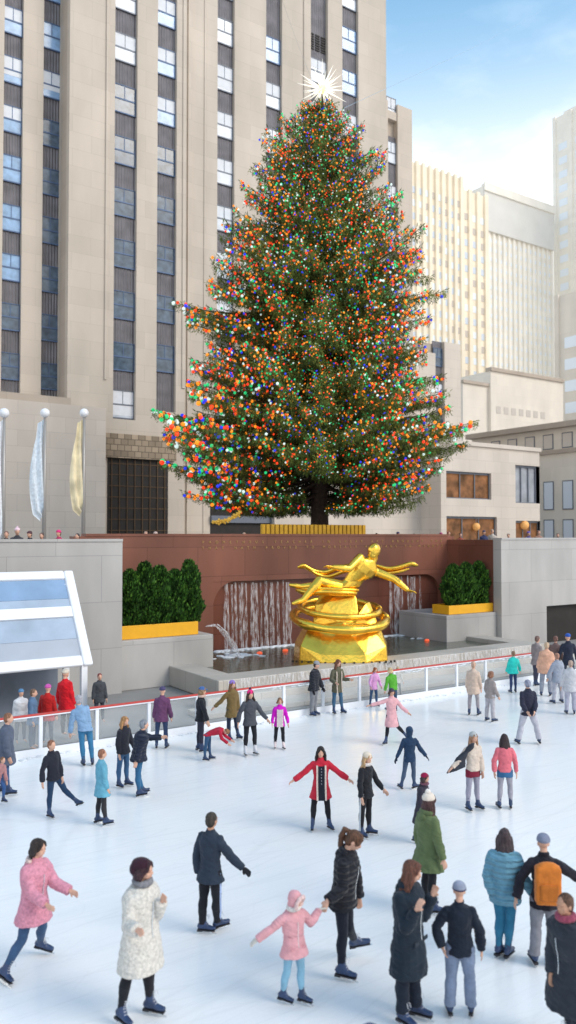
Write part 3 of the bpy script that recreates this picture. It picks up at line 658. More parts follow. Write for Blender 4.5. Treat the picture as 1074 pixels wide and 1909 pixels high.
w_.box(xs_, xs_+.4, Y4+.5, Y4+2.6, PW, ztp-.6)
w_.build('stone_wall', M['lime_low'], t4)
w_ = Rel(*o4); w_.box(xs_-.1, xB+.1, Y4-.15, Y4+.6, ztp+.002, ztp+.35); w_.box(xs_+.5, xB, Y4+.7, Y4+10, PW, ztp); w_.build('cornice', M['lime_low'], t4)
w_ = Rel(*o4); w_.box(xB-.5, xB, Y4+.5, Y4+10, PW, ztp-.02); w_.build('side_wall', M['lime_side'], t4)
shop = mat('shop_interior', (.16,.07,.03), .7, var=.9, vscale=1.3, emit=(1,.42,.10), estr=.07)
pale = mat('shop_glass_pale', (.34,.36,.40), .3, var=.25, vscale=1)
for i, (a_,b_,c_,d_) in enumerate(W):
    f = Rel(*o4); t_ = .09
    f.box(a_,b_,Y4+.22,Y4+.3,c_,c_+t_); f.box(a_,b_,Y4+.22,Y4+.3,d_-t_*2,d_); 
    for k in range(4): xx = a_+(b_-a_-t_)*k/3; f.box(xx,xx+t_,Y4+.23,Y4+.29,c_+t_,d_-t_*2)
    fo = f.build('window', M['frame'], t4)
    p = Rel(*o4); p.box(a_,b_,Y4+.34,Y4+.36,c_,d_); p.build('shop_display', pale if i == 2 else shop, fo)
# globe lamps seen in the shop windows
for (px, py, r_, lab) in ((888,982,.42,'round amber globe lamp in the lower shop window left of the pale pier'),(978,979,.5,'round amber globe lamp in the small shop window at the right')):
    p = on_y(px, py, Y4+.12); m = MB(); m.sph((0,0,0), r_*.8, 14, 10); o = m.build('globe', mat('amber_globe', (.8,.4,.12), .5, emit=(1,.5,.18), estr=.2), smooth=True); o.location = p
    m = MB(); m.tube([(0,.0,r_*.7),(0,.04,r_*.7+.5)], .03, 6); m.build('lamp_bracket', M['frame'], o); o.name = 'globe_lamp'; tag(o, lab, 'lamp')
# --- far buildings with regular windows -------------------------
def tower_far(name, lab, px0, px1, Y, ytopL, ncol, y0w, pitch, wall, ref, frac=.5, wfrac=.5, depth=25, top_extra=None, kinds=('m','l','d'), ybot=820, fins=True):
    o = (X_((px0+px1)/2, Y, ref), Y, PW); t = empty(name, o, lab, 'building')
    xa, xb = X_(px0,Y,ref), X_(px1,Y,ref); pm = (px0+px1)/2; zt_ = Z(px0, ytopL, Y)
    m = Rel(*o); m.box(xa, xb, Y, Y+depth, PW, zt_); m.build('stone_wall', wall, t)
    m = Rel(*o); cwid = (xb-xa)/ncol
    if fins:
        for k in range(ncol+1):
            xx = xa+cwid*k; m.box(xx-cwid*.20, xx+cwid*.20, Y-.5, Y-.004, PW, zt_-(0 if k % 3 else 0)+.3)
        m.build('pier', wall, t)
    dz = Z(pm, y0w, Y)-Z(pm, y0w+pitch, Y); z = Z(px0, y0w, Y); rows = 0; extra = MB(); cnt = 0
    lst = []
    while z > Z(pm, ybot, Y) and rows < 60:
        for k in range(ncol): lst.append((xa+cwid*(k+.5), z))
        z -= dz; rows += 1
    for i, (xc, zz) in enumerate(lst):
        kd = random.choice(kinds); hw = cwid*wfrac/2
        if i < 100:
            f = Rel(*o); f.box(xc-hw, xc+hw, Y-.10, Y-.006, zz-dz*frac, zz); fo = f.build('window', M['pane_far_'+kd], t)
        else:
            extra.cur = 'lmd'.index(kd); n0 = len(extra.v)
            extra.box(xc-hw-o[0], xc+hw-o[0], -.10, -.006, zz-dz*frac-PW, zz-PW)
    if extra.v:
        eo = extra.build('window', [M['pane_far_l'], M['pane_far_m'], M['pane_far_d']], t); eo['kind'] = 'stuff'
    return t, o, zt_
M['pane_far_l'] = mat('far_pane_light', (.66,.72,.78), .4, emit=(.9,.95,1), estr=.16); M['pane_far_m'] = mat('far_pane_blue', (.50,.57,.66), .4, emit=(.9,.95,1), estr=.12); M['pane_far_d'] = mat('far_pane_dark', (.48,.43,.38), .4, emit=(1,.93,.85), estr=.10)  # far panes carry a faint emission standing in for haze
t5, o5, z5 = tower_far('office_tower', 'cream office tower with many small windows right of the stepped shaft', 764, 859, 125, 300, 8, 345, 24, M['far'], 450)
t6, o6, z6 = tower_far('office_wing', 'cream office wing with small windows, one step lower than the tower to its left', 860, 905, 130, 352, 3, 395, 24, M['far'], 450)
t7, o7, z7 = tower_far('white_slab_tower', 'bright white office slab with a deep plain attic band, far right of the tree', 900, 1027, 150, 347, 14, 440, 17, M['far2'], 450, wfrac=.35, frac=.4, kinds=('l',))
m = Rel(*o7); m.box(X_(900,150,450)-.3, X_(1027,150,450)+.3, 149, 149.48, Z(900,430,150), z7+.35); m.build('attic_band', mat('attic_stone', (.62,.61,.58), .8, var=.06, vscale=.2, emit=(1,.95,.86), estr=.12), t7)  # attic stone has the haze glow painted in as emission
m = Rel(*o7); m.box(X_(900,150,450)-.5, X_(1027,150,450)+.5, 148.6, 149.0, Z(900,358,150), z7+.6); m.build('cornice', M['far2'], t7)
# tall tower at the right edge: the face toward the left is seen
def side_tower(name, lab, px, Ynear, ytop, wid, dep, wall, ncol, pitch_z, refpy):
    p = on_y(px, refpy, Ynear+dep); X = p.x; o = (X+wid/2, Ynear+dep/2, PW); t = empty(name, o, lab, 'building'); zt_ = on_y(px, ytop, Ynear+dep).z
    m = Rel(*o); m.box(X, X+wid, Ynear, Ynear+dep, PW, zt_); m.build('stone_wall', wall, t)
    m = Rel(*o)
    for k in range(ncol+1): yy = Ynear+dep*k/ncol; m.box(X-.5, X-.004, yy-.5, yy+.5, PW, zt_+.2)
    m.build('pier', wall, t)
    nrow = 0; z = zt_-pitch_z*2
    while z > PW+3 and nrow*ncol < 90:
        for k in range(ncol):
            yy = Ynear+dep*(k+.5)/ncol; m = Rel(*o); m.box(X-.08, X-.006, yy-dep/ncol*.25, yy+dep/ncol*.25, z-pitch_z*.5, z); m.build('window', M['pane_far_l'], t)
        z -= pitch_z; nrow += 1
    return t, X, zt_, o
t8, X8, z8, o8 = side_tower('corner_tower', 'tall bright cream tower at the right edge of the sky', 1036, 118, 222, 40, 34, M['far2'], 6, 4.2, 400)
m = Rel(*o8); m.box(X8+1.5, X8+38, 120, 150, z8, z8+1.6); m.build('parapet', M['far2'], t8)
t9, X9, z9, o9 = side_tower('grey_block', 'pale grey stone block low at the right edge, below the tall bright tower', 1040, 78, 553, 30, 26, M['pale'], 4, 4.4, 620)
# mid-distance plain block with uneven top and the corner building
Y10 = 92; o10 = (X_(950,Y10,740), Y10, PW); t10 = empty('plain_block', o10, 'plain pale grey block with a darker uneven coping below the white slab', 'building')
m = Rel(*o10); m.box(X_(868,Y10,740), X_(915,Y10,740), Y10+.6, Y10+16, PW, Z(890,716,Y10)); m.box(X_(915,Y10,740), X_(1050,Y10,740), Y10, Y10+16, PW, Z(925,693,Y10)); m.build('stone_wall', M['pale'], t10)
m = Rel(*o10); m.box(X_(867,Y10,740), X_(915,Y10,740)-.01, Y10+.3, Y10+1, Z(890,716,Y10)+.003, Z(890,716,Y10)+.5); m.box(X_(914,Y10,740), X_(1050,Y10,740), Y10-.3, Y10+1, Z(925,693,Y10)+.003, Z(925,693,Y10)+.6); m.build('coping', M['lime_side'], t10)
for k in range(7):
    m = Rel(*o10); xx = X_(925,Y10,740)+k*1.9; m.box(xx, xx+1.1, Y10-.06, Y10-.004, Z(925,770,Y10), Z(925,757,Y10)); m.build('window', M['pane_far_d'], t10)
# corner building: face toward −X, slanting cornice
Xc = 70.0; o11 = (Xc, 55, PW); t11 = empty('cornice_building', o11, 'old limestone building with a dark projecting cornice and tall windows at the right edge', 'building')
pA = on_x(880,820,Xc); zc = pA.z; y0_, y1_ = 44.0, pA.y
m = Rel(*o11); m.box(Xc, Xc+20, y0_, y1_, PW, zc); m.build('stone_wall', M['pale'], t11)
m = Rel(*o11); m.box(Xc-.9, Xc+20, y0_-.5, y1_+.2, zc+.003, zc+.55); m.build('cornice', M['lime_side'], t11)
m = Rel(*o11); m.box(Xc-.25, Xc-.004, y0_, y1_, zc-2.6, zc-2.2); m.build('string_course', M['lime_side'], t11)
for k in range(9):
    yy = y0_+ (y1_-y0_)*(k+.5)/9
    for zlo, zhi in ((zc-2.1, zc-.5), (PW+4.2, PW+7.2), (PW, PW+3.2)):
        f = Rel(*o11); f.box(Xc-.06, Xc-.01, yy-.65, yy+.65, zlo, zhi); fo = f.build('window', M['frame'], t11)
        p = Rel(*o11); p.box(Xc-.075, Xc-.062, yy-.55, yy+.55, zlo+.1, zhi-.1); p.build('pane', M['pane_far_d'] if zlo > PW+5 else M['pane_far_m'], fo)
# ------------------------------------------------------------------ flagpoles
for i, (px, py, col, lab, dist) in enumerate(((8,770,(.82,.84,.88),'flagpole at the left edge with a ball top and a long limp white flag',34), (84,770,(.64,.72,.80),'flagpole with a ball top and a limp pale blue flag, between two other poles',35.5), (157,770,(.72,.64,.44),'flagpole with a ball top and a limp cream and gold flag, rightmost of the three',37))):
    p = at_d(px, py, dist); t = empty('flagpole', (p.x, p.y, PW), lab, 'flagpole'); hh = p.z-PW
    m = MB(); m.tube([(0,0,0),(0,0,hh*.5),(0,0,hh-.15)], [.10,.085,.06], 10); m.build('pole', mat('pole_grey', (.36,.35,.34), .4, .3), t, True)
    m = MB(); m.sph((0,0,hh), .21, 14, 10); m.build('ball_finial', M['white'], t, True)
    m = MB(); n_ = 14; rings = []; fs = []; vs = []; hang = 5.0 if i == 0 else 4.0
    for k in range(n_+1):
        z = hh-.3-hang*k/n_; wd = (.28+.30*math.sin(k/n_*math.pi*.9)) if k < n_ else .1
        for j in range(9):
            u = j/8; vs.append((-.06-u*wd, math.sin(u*11+k*.35)*.10*(1-.3*u), z-(u*.5 if k else u*.2)))
    for k in range(n_):
        for j in range(8): q = k*9+j; fs.append((q,q+1,q+10,q+9))
    m.add(vs, fs); fo = m.build('flag', fabric(col), t, True)
    if i == 2: fo.data.materials[0] = mat('flag_gold', col, .8, var=.45, vscale=1.1)
# ------------------------------------------------------------------ the tree
TP = at_d(596, 998, 42.0); TB = Vector((TP.x, TP.y, PW))
tree = empty('christmas_tree', TB, 'towering spruce covered in red, orange, green, blue and white lights', 'tree')
M_ = 42.0/FPX
prof = [(195,5,8),(215,35,30),(235,75,55),(265,90,85),(300,118,112),(350,146,135),(400,160,150),(430,190,168),(470,188,185),(500,200,198),(550,232,205),(600,262,208),(650,228,202),(700,232,212),(740,262,228),(765,292,236),(800,312,236),(835,318,262),(860,290,240),(900,236,222),(935,246,196),(960,200,130),(985,60,30)]
def zpy(py): return at_d(596, py, 42.0).z-PW
ZS = np.array([zpy(p[0]) for p in prof])[::-1]; RL = np.array([p[1]*M_ for p in prof])[::-1]; RR = np.array([p[2]*M_ for p in prof])[::-1]
# local frame: x = right of picture, y = away, rotated by the root
tree.rotation_euler = (0,0,-PSI)
TOP = zpy(190)
def radius(z, phi, k=None):
    if k is None: k = .95 if z > 9 else .95+.07*min(1, (9-z)/3)
    rl, rr = np.interp(z, ZS, RL)*k, np.interp(z, ZS, RR)*k; c = math.cos(phi)
    return (rr if c > 0 else rl)*abs(c)**1.0*1.0 + (rl+rr)/2*(1-abs(c))
limb = MB(); PTS = []; DRS = []; SZ = []; CI = []; bulbs = []
def px_off(x, z): return abs(x)/M_
z = zpy(944); lev = 0
anchors = []
while z < TOP-.25:
    nb = 13 if z < 14 else 11 if z < 19 else 8
    ph0 = random.random()*6.28
    for b in range(nb):
        phi = ph0+b/nb*6.283+random.uniform(-.16,.16); zz = z+random.uniform(-.16,.16); Rr = radius(min(zz,TOP), phi)*random.choice((.62,.76,.85,.92,.97,1.0,1.03))*(1+.05*math.sin(zz*2.1+phi*2)+.05*math.sin(zz*4.7-phi*3))
        Rr *= 1+.13*noise.noise(Vector((math.cos(phi)*1.6, math.sin(phi)*1.6, zz*.55)))
        if Rr < .15: continue
        if zz < zpy(900) and -2.1 < phi % 6.283-6.283 < -1.05: continue
        # shape: leaves trunk at zz+rise, sags, tip turns up
        rise = .14*Rr if z < 15 else -.22*Rr; tip = zz
        n = max(4, int(Rr/.33)); pts = []
        wob = random.uniform(-.12,.12)
        for k in range(n+1):
            t = k/n; r = Rr*t; a = phi+wob*t*t; zb = tip+rise*(1-t)-.10*Rr*math.sin(t*math.pi)*.7 + (.05*Rr*(t**4))
            pts.append(Vector((r*math.cos(a), r*math.sin(a), zb)))
        limb.tube(pts, [max(.008, (.022+.011*Rr)*(1-k/n*.85)) for k in range(n+1)], 4)
        # sub twigs
        for k in range(1, n+1):
            t = k/n
            if t < .22: continue
            c = pts[k]; d = (pts[k]-pts[k-1]).normalized(); sd_ = Vector((-d.y, d.x, 0))
            for s_ in (-1, 1):
                ln = (.25+.30*Rr*(1-t)*.9+.18)*random.uniform(.6,1.15); ln = min(ln, 1.25)
                dv = (d*random.uniform(.5,.95)+sd_*s_*random.uniform(.55,.95)+Vector((0,0,random.uniform(-.15,.10)))).normalized()
                anchors.append((c, dv, ln, t, Rr))
            if k == n: anchors.append((c, d, .35, 1, Rr))
        for k in range(n):
            for q in range(2):
                pass
    z += (.40 if z < 14 else .34); lev += 1
# leader shoots crossing the top
for k in range(26):
    a = random.uniform(0,6.28); zt_ = TOP-random.uniform(.1,1.6); r = radius(zt_, a)*.6
    anchors.append((Vector((0,0,zt_-.5)), Vector((math.cos(a)*.6, math.sin(a)*.6, .8)).normalized(), r+.35, .9, 1.0))
P_, D_, S_, C_ = [], [], [], []
for (c, dv, ln, t, Rr) in anchors:
    nst = max(3, int(ln/.085)); tone = random.random()
    for q in range(nst):
        u = (q+random.random())/nst; base = c+dv*ln*u
        hang = random.uniform(.16,.52)*(1-.35*u)*(1.0 if Rr > 1.2 else .5); ns = 5
        out_ = dv*random.uniform(.0,.25)+Vector((random.uniform(-.12,.12), random.uniform(-.12,.12), -1.0))
        side = Vector((random.gauss(0,.4), random.gauss(0,.4), 0))
        for w_ in range(ns):
            f = w_/ns; p = base+out_*hang*f; dd = out_*.8+side*(1 if w_ % 2 else -1)*1.1+Vector((random.gauss(0,.3), random.gauss(0,.3), .1))
            P_.append(p); D_.append(dd); S_.append(random.uniform(.12,.22)); 
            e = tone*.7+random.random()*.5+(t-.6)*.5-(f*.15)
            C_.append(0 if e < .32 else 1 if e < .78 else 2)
        if q % 2 == 0:
            P_.append(base); D_.append(dv+Vector((random.gauss(0,.2), random.gauss(0,.2), .25))); S_.append(random.uniform(.16,.30)); C_.append(2 if tone > .55 else 1)
            P_.append(base); D_.append(dv*.8+Vector((random.gauss(0,.5), random.gauss(0,.5), .15))); S_.append(random.uniform(.14,.24)); C_.append(1)
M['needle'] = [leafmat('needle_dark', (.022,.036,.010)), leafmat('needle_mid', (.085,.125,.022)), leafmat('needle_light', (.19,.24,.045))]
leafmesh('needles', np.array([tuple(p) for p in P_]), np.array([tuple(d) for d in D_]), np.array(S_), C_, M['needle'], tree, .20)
limb.build('branches', M['bark'], tree)
m = MB(); m.tube([(0,0,-.2),(0,0,.6),(0,0,3),(0,0,8),(0,0,14),(0,0,TOP)], [.62,.52,.44,.30,.16,.03], 14); m.build('trunk', M['bark'], tree, True)
# lights -----------------------------------------------------------
BC = {'red':((.95,.05,.012),1.15),'orange':((.98,.27,.015),1.15),'green':((.02,.55,.18),1.05),'blue':((.02,.04,.75),1.0),'white':((.62,.78,.74),1.0)}
BM = {}
for k, (c, e) in BC.items():
    mm = mat('bulb_'+k, tuple(x*.6 for x in c), .35, emit=c, estr=e); mm.cycles.emission_sampling = 'NONE'; BM[k] = mm
names = list(BC); wts = [.29,.25,.21,.12,.13]
cand = []
for (c, dv, ln, t, Rr) in anchors:
    if c.y > .6 and abs(c.x)+c.y < Rr*1.6 and random.random() < .8: continue
    nb = 1 if random.random() < .55 else 2
    if t > .7: nb += random.choice((0,1,1))
    if c.y > 1.2 and random.random() < .75: continue
    if random.random() > 1.15/(1+.16*abs(c.x)): continue
    for q in range(nb):
        p = c+dv*ln*random.uniform(.2,1.02)+Vector((random.gauss(0,.06), random.gauss(0,.06)-.03, random.uniform(-.22,.06)))
        off = abs(p.x)/6.5; r = (.036+.051*off**1.05+(.012 if p.z < 9 and p.x < -2 else 0))*random.uniform(.8,1.2)
        vis = -p.y + .6*off*6 + p.x*0; cand.append((p, r, names[int(rng.choice(5, p=wts))], vis))
def ico():
    bm = bmesh.new(); bmesh.ops.create_icosphere(bm, subdivisions=1, radius=1); v = [x.co.copy() for x in bm.verts]; f = [tuple(y.index for y in x.verts) for x in bm.faces]; bm.free(); return v, f
iv, if_ = ico(); iv = np.array([tuple(v) for v in iv]); if_ = [tuple(f) for f in if_]
cand.sort(key=lambda c: -(c[1]*2+(.05 if c[0].y < -.5 else 0)))
ind, rest = cand[:100], cand[100:]
bmesh_ = {}
for k in names:
    m = MB(); m.sph((0,0,0), 1, 12, 8); me = m.mesh('light_bulb', BM[k]); me.polygons.foreach_set('use_smooth', [True]*len(me.polygons)); bmesh_[k] = me
for p, r, k, _ in ind:
    o = bpy.data.objects.new('light_bulb', bmesh_[k]); link(o, tree); o.location = p; o.scale = (r,r,r)
n = len(rest); V = (iv[None]*np.array([c[1] for c in rest])[:,None,None]+np.array([tuple(c[0]) for c in rest])[:,None]).reshape(-1,3)
F = (np.array(if_)[None]+np.arange(n)[:,None,None]*len(iv)).reshape(-1,3)
me = bpy.data.meshes.new('light_bulb'); me.vertices.add(len(V)); me.vertices.foreach_set('co', V.reshape(-1)); me.loops.add(F.size); me.loops.foreach_set('vertex_index', F.reshape(-1).astype(np.int32))
me.polygons.add(len(F)); me.polygons.foreach_set('loop_start', np.arange(0, F.size, 3, dtype=np.int32))
for k in names: me.materials.append(BM[k])
me.polygons.foreach_set('material_index', np.repeat(np.array([names.index(c[2]) for c in rest]), len(if_)).astype(np.int32)); me.update(calc_edges=True); me.validate()
me.polygons.foreach_set('use_smooth', [True]*len(me.polygons))
o = bpy.data.objects.new('light_bulb', me); link(o, tree); o['kind'] = 'stuff'
print('anchors', len(anchors), 'leaves', len(P_), 'bulbs', len(cand))
# ------------------------------------------------------------------ star on top
sp_ = at_d(601, 166, 41.9); st = empty('tree_star', sp_, 'large glowing white crystal star with many thin spikes on the tree top', 'star'); st.rotation_euler = (0,0,-PSI)
sm = mat('star_crystal', (.9,.88,.80), .2, emit=(1,.95,.80), estr=.55); sm.cycles.emission_sampling = 'NONE'
sc_ = mat('star_core', (.95,.75,.4), .3, emit=(1,.70,.30), estr=1.1)
m = MB(); m.sph((0,0,0), .26, 14, 10); m.build('core', sc_, st, True)
k = 0
def spike(d, L_, r):
    m = MB(); d = d.normalized(); a = d.orthogonal().normalized(); b = d.cross(a)
    m.loft([(d*.12, a*r*.5, b*r*.5), (d*L_*.30, a*r, b*r), (d*L_, a*.004, b*.004)], 4); m.build('spike', sm, st)
ga = math.pi*(3-math.sqrt(5))
for i in range(46):
    zc_ = 1-2*(i+.5)/46; rr = math.sqrt(1-zc_*zc_); d = Vector((rr*math.cos(ga*i), zc_, rr*math.sin(ga*i)))
    spike(d+Vector((random.gauss(0,.08), 0, random.gauss(0,.08))), random.uniform(.75,1.05) if i % 3 else random.uniform(1.05,1.3), .040)
for a, L_ in ((148,1.38),(90,1.55),(-32,1.5),(-150,1.25),(-8,1.3),(65,1.35),(170,1.35),(35,1.25),(-60,1.2)):
    spike(Vector((math.cos(R(a)), -.1, math.sin(R(a)))), L_, .06)
m = MB(); m.tube([(0,.05,-.2),(0,.05,-1.3)], .05, 6); m.build('mount', M['bark'], st)
# guy wires
for (a, b, lab) in ((at_d(604,200,42), on_y(520,-20,YC-.1), 'thin steel guy wire running from the tree top up to the skyscraper front'), (at_d(612,215,42), on_y(1010,20,90), 'thin steel guy wire crossing the blue sky from the tree top to the right')):
    m = MB(); n_ = 14; pts = [a.lerp(b, k/n_)-Vector((0,0,math.sin(k/n_*math.pi)*.35)) for k in range(n_+1)]; m.tube([p-a for p in pts], .010 if lab.find('sky ')<0 else .012, 5)
    o = m.build('guy_wire', M['steel']); o.location = a; tag(o, lab, 'wire')
# ------------------------------------------------------------------ gilded planter fence at the foot of the tree
YG = 31.8; a, b = on_y(486,990,YG), on_y(681,990,YG); z0, z1 = on_y(580,1001,YG).z-.4, on_y(580,978,YG).z
t = empty('gilded_fence', ((a.x+b.x)/2, YG, z0), 'low gilded fluted fence standing on the granite wall under the tree', 'fence')
hw = (b.x-a.x)/2; hh = z1-z0
for k in range(25):
    x = -hw+2*hw*(k+.5)/25; m = MB(); m.box(x-hw/25*.80, x+hw/25*.80, -.08, .08, hh*.50, hh); m.build('flute', M['goldpaint'], t, bevel=.03)
m = MB(); m.box(-hw+.05,hw-.05,-.04,.10,0,hh*.97); m.build('backing', mat('dark_gold', (.16,.08,.01), .5, .4), t)
for q in (.30,.44):
    m = MB(); m.box(-hw-.03,hw+.03,-.12,-.05,hh*q,hh*q+.06); m.build('rail', M['goldpaint'], t)
# gold garland swag left
p0, p1 = at_d(398,974,37.5), at_d(450,955,37.5); m = MB(); n_ = 40
for k in range(n_):
    p = p0.lerp(p1, k/n_)-Vector((0,0,math.sin(k/n_*math.pi)*.12))-p0
    for q in range(4): d = Vector((random.gauss(0,.045), random.gauss(0,.045), random.gauss(0,.045))); m.ell(p+d, (.05,0,0),(0,.05,0),(0,0,.05), 6, 4)
o = m.build('gold_garland', mat('tinsel_gold', (.75,.48,.08), .35, .5, emit=(1,.6,.1), estr=.12), smooth=True); o.location = p0; tag(o, 'fluffy gold garland slanting under the lowest left boughs', 'garland')
# ------------------------------------------------------------------ people
def V3(t): return Vector((t[0], -t[2], t[1]))
def nrm(v): v = Vector(v); v.normalize(); return v
HAIR = {}
def hairmat(c):
    if c not in HAIR:
        m = mat('hair', c, .55, var=.5, vscale=1.0, bump=.8, bscale=1.0, spec=.4); HAIR[c] = m; nt = m.node_tree
        mp = nt.nodes.new('ShaderNodeMapping'); mp.inputs['Scale'].default_value = (55,55,7); tcn = [n for n in nt.nodes if n.type == 'TEX_COORD'][0]; nt.links.new(tcn.outputs['Object'], mp.inputs[0])
        for n in nt.nodes:
            if n.type == 'TEX_NOISE': nt.links.new(mp.outputs[0], n.inputs['Vector'])
    return HAIR[c]
def skel(h, yaw, lean=(0,1,0), la=None, ra=None, ll=None, rl=None, look=None, pitch=0.0, tilt=0.0, wide=1.0, twist=0.0, neck=None):
    """joints in local view axes for a standing height h; feet are put on z=0 by the caller"""
    y = R(yaw); f = Vector((math.sin(y), -math.cos(y), 0)); s = Vector((math.cos(y), math.sin(y), 0))   # s = the person's left
    yt = R(yaw+twist); s2 = Vector((math.cos(yt), math.sin(yt), 0)); f2 = Vector((math.sin(yt), -math.cos(yt), 0))
    sp = nrm(V3(lean)); J = {'f': f, 's': s, 'sp': sp, 'h': h}
    s2 = nrm(s2-sp*s2.dot(sp)); f2 = nrm(f2-sp*f2.dot(sp)); J['s2'] = s2; J['f2'] = f2
    P = Vector((0,0,0)); J['P'] = P
    J['waist'] = P+sp*.09*h; J['chest'] = P+sp*.20*h; J['S'] = P+sp*.292*h; J['nk'] = P+sp*.325*h
    nk = nrm(V3(neck)) if neck else nrm(sp*.75+Vector((0,0,1))*.35+f2*.10)
    J['nu'] = nk
    yl = R(look if look is not None else yaw+twist); fh = Vector((math.sin(yl), -math.cos(yl), 0)); uh = Vector((0,0,1))
    if neck or sp.z < .75: uh = nrm(nk*.7+uh*.3)
    pr = R(pitch); fh = nrm(fh-uh*fh.dot(uh)); f3 = fh*math.cos(pr)-uh*math.sin(pr); u3 = uh*math.cos(pr)+fh*math.sin(pr)
    sh = f3.cross(u3)*-1; 
    if tilt: u3 = nrm(u3+sh*tilt); sh = nrm(sh-u3*sh.dot(u3))
    J['fh'], J['uh'], J['sh'] = f3, u3, sh
    J['hc'] = J['nk']+nk*.055*h+u3*.045*h+f3*.012*h
    for side, sg in (('l',1),('r',-1)):
        a = la if side == 'l' else ra
        if a is None: a = ((sg*s2.x*.22, -1, -sg*s2.y*.22*0+.02), (sg*s2.x*.10+f2.x*.25, -1, -f2.y*.25))
        sh_ = J['S']+s2*sg*.096*h*wide-sp*.020*h; d1, d2 = nrm(V3(a[0])), nrm(V3(a[1]))
        J['sh_'+side] = sh_; J['el_'+side] = sh_+d1*.172*h; J['wr_'+side] = J['el_'+side]+d2*.150*h; J['hd_'+side] = nrm(V3(a[2])) if len(a) > 2 else d2
        l = ll if side == 'l' else rl
        if l is None: l = ((sg*s.x*.08, -1, -sg*s.y*.08), (sg*s.x*.03, -1, -.0))
        hp = P+s*sg*.052*h-Vector((0,0,.01*h)); d1, d2 = nrm(V3(l[0])), nrm(V3(l[1]))
        J['hp_'+side] = hp; J['kn_'+side] = hp+d1*.245*h; J['an_'+side] = J['kn_'+side]+d2*.225*h
        ft = nrm(V3(l[2])) if len(l) > 2 else nrm(f+s*sg*.18); J['ft_'+side] = ft
    return J
def hand(m, w, d, palmn, h, sg, infl=0.0, curl=.35):
    """palm, four unequal bent fingers and a thumb off the side"""
    d = nrm(d); n = nrm(palmn-d*palmn.dot(d)); t = d.cross(n)*sg; k = h/1.7
    m.ell(w+d*.045*k, t*(.040*k+infl), n*(.016*k+infl), d*(.055*k+infl), 10, 7)
    m.tube([w-d*.03*k, w+d*.02*k], [.024*k+infl,.026*k+infl], 8)
    for i, (o, ln) in enumerate(((.030,.068),(.010,.080),(-.011,.074),(-.031,.056))):
        b = w+d*.075*k+t*o*k; sp_ = t*(o*.9); c = curl
        p1 = b+nrm(d+sp_*3+n*c*.3)*ln*.45*k; p2 = p1+nrm(d+sp_*3+n*c*1.3)*ln*.32*k; p3 = p2+nrm(d+n*c*2.4)*ln*.26*k
        m.tube([b-d*.02*k, b, p1, p2, p3], [r*k+infl for r in (.009,.0098,.009,.0082,.006)], 7)
    b = w+d*.018*k+t*.026*k; p1 = b+nrm(t*1.0+d*.9+n*.3)*.034*k; p2 = p1+nrm(d*1.2+t*.35+n*.3)*.028*k
    m.tube([b, p1, p2], [.012*k+infl, .0105*k+infl, .008*k+infl], 7)
def head(m, J, k=1.0):
    h = J['h']; c = J['hc']; f, u, s = J['fh'], J['uh'], J['sh']
    m.ell(c+u*.014*h, s*.0445*h*k, f*.056*h*k, u*.056*h*k, 14, 10)                # skull
    m.ell(c-u*.020*h+f*.012*h, s*.036*h*k, f*.043*h*k, u*.044*h*k, 12, 9)           # face and jaw
    m.ell(c-u*.052*h+f*.030*h, s*.014*h, f*.014*h, u*.012*h, 8, 6)                # chin
    m.ell(c-u*.012*h+f*.058*h, s*.008*h, f*.013*h, u*.016*h, 8, 6)                # nose
    m.ell(c+u*.012*h+f*.050*h, s*.030*h, f*.008*h, u*.006*h, 8, 6)                # brow
    m.ell(c-u*.036*h+f*.048*h, s*.013*h, f*.010*h, u*.008*h, 8, 6)
    for sg in (-1,1):
        m.ell(c+s*sg*.045*h-u*.006*h, s*.006*h, f*.012*h, u*.019*h, 8, 6)         # ears
        m.ell(c+s*sg*.022*h-u*.014*h+f*.034*h, s*.014*h, f*.014*h, u*.013*h, 8, 6)# cheeks
def leg(m, J, sd, r, flare=0.0, stop=None, infl=0.0):
    h = J['h']; a, b, c = J['hp_'+sd], J['kn_'+sd], J['an_'+sd]; fr = J['f']
    m.tube([a+Vector((0,0,.03*h)), a, a.lerp(b,.45), b], [.040*h+infl, .050*h*r+infl, .043*h*r+infl, .032*h*r+infl], 12)
    d = (c-b); calf = b+d*.32-nrm(J['ft_'+sd])*.008*h
    e = b.lerp(c, stop) if stop else c
    pts = [b, calf, b+d*.7, e] if not stop or stop > .75 else [b, e]
    rr = [.032*h*r+infl, .0345*h*r+infl, (.025+flare*.5)*h*r+infl, (.020+flare)*h*r+infl] if len(pts) == 4 else [.032*h*r+infl, .03*h*r+infl]
    m.tube(pts, rr, 12); m.sph(b, .0325*h*r+infl)
def arm(m, J, sd, r, infl=0.0, stop=1.0, taper=1.0):
    h = J['h']; a, b, c = J['sh_'+sd], J['el_'+sd], J['wr_'+sd]; e = b.lerp(c, stop)
    m.sph(a, .031*h*r+infl*.6); m.tube([a, a.lerp(b,.25), a.lerp(b,.5), b], [.030*h*r+infl*.6, .030*h*r+infl*.8, .028*h*r+infl*.9, .025*h*r+infl], 12); m.sph(b, .025*h*r+infl)
    m.tube([b, b.lerp(e,.35), e], [.025*h*r+infl, .026*h*r+infl, .017*h*r*taper+infl], 12)
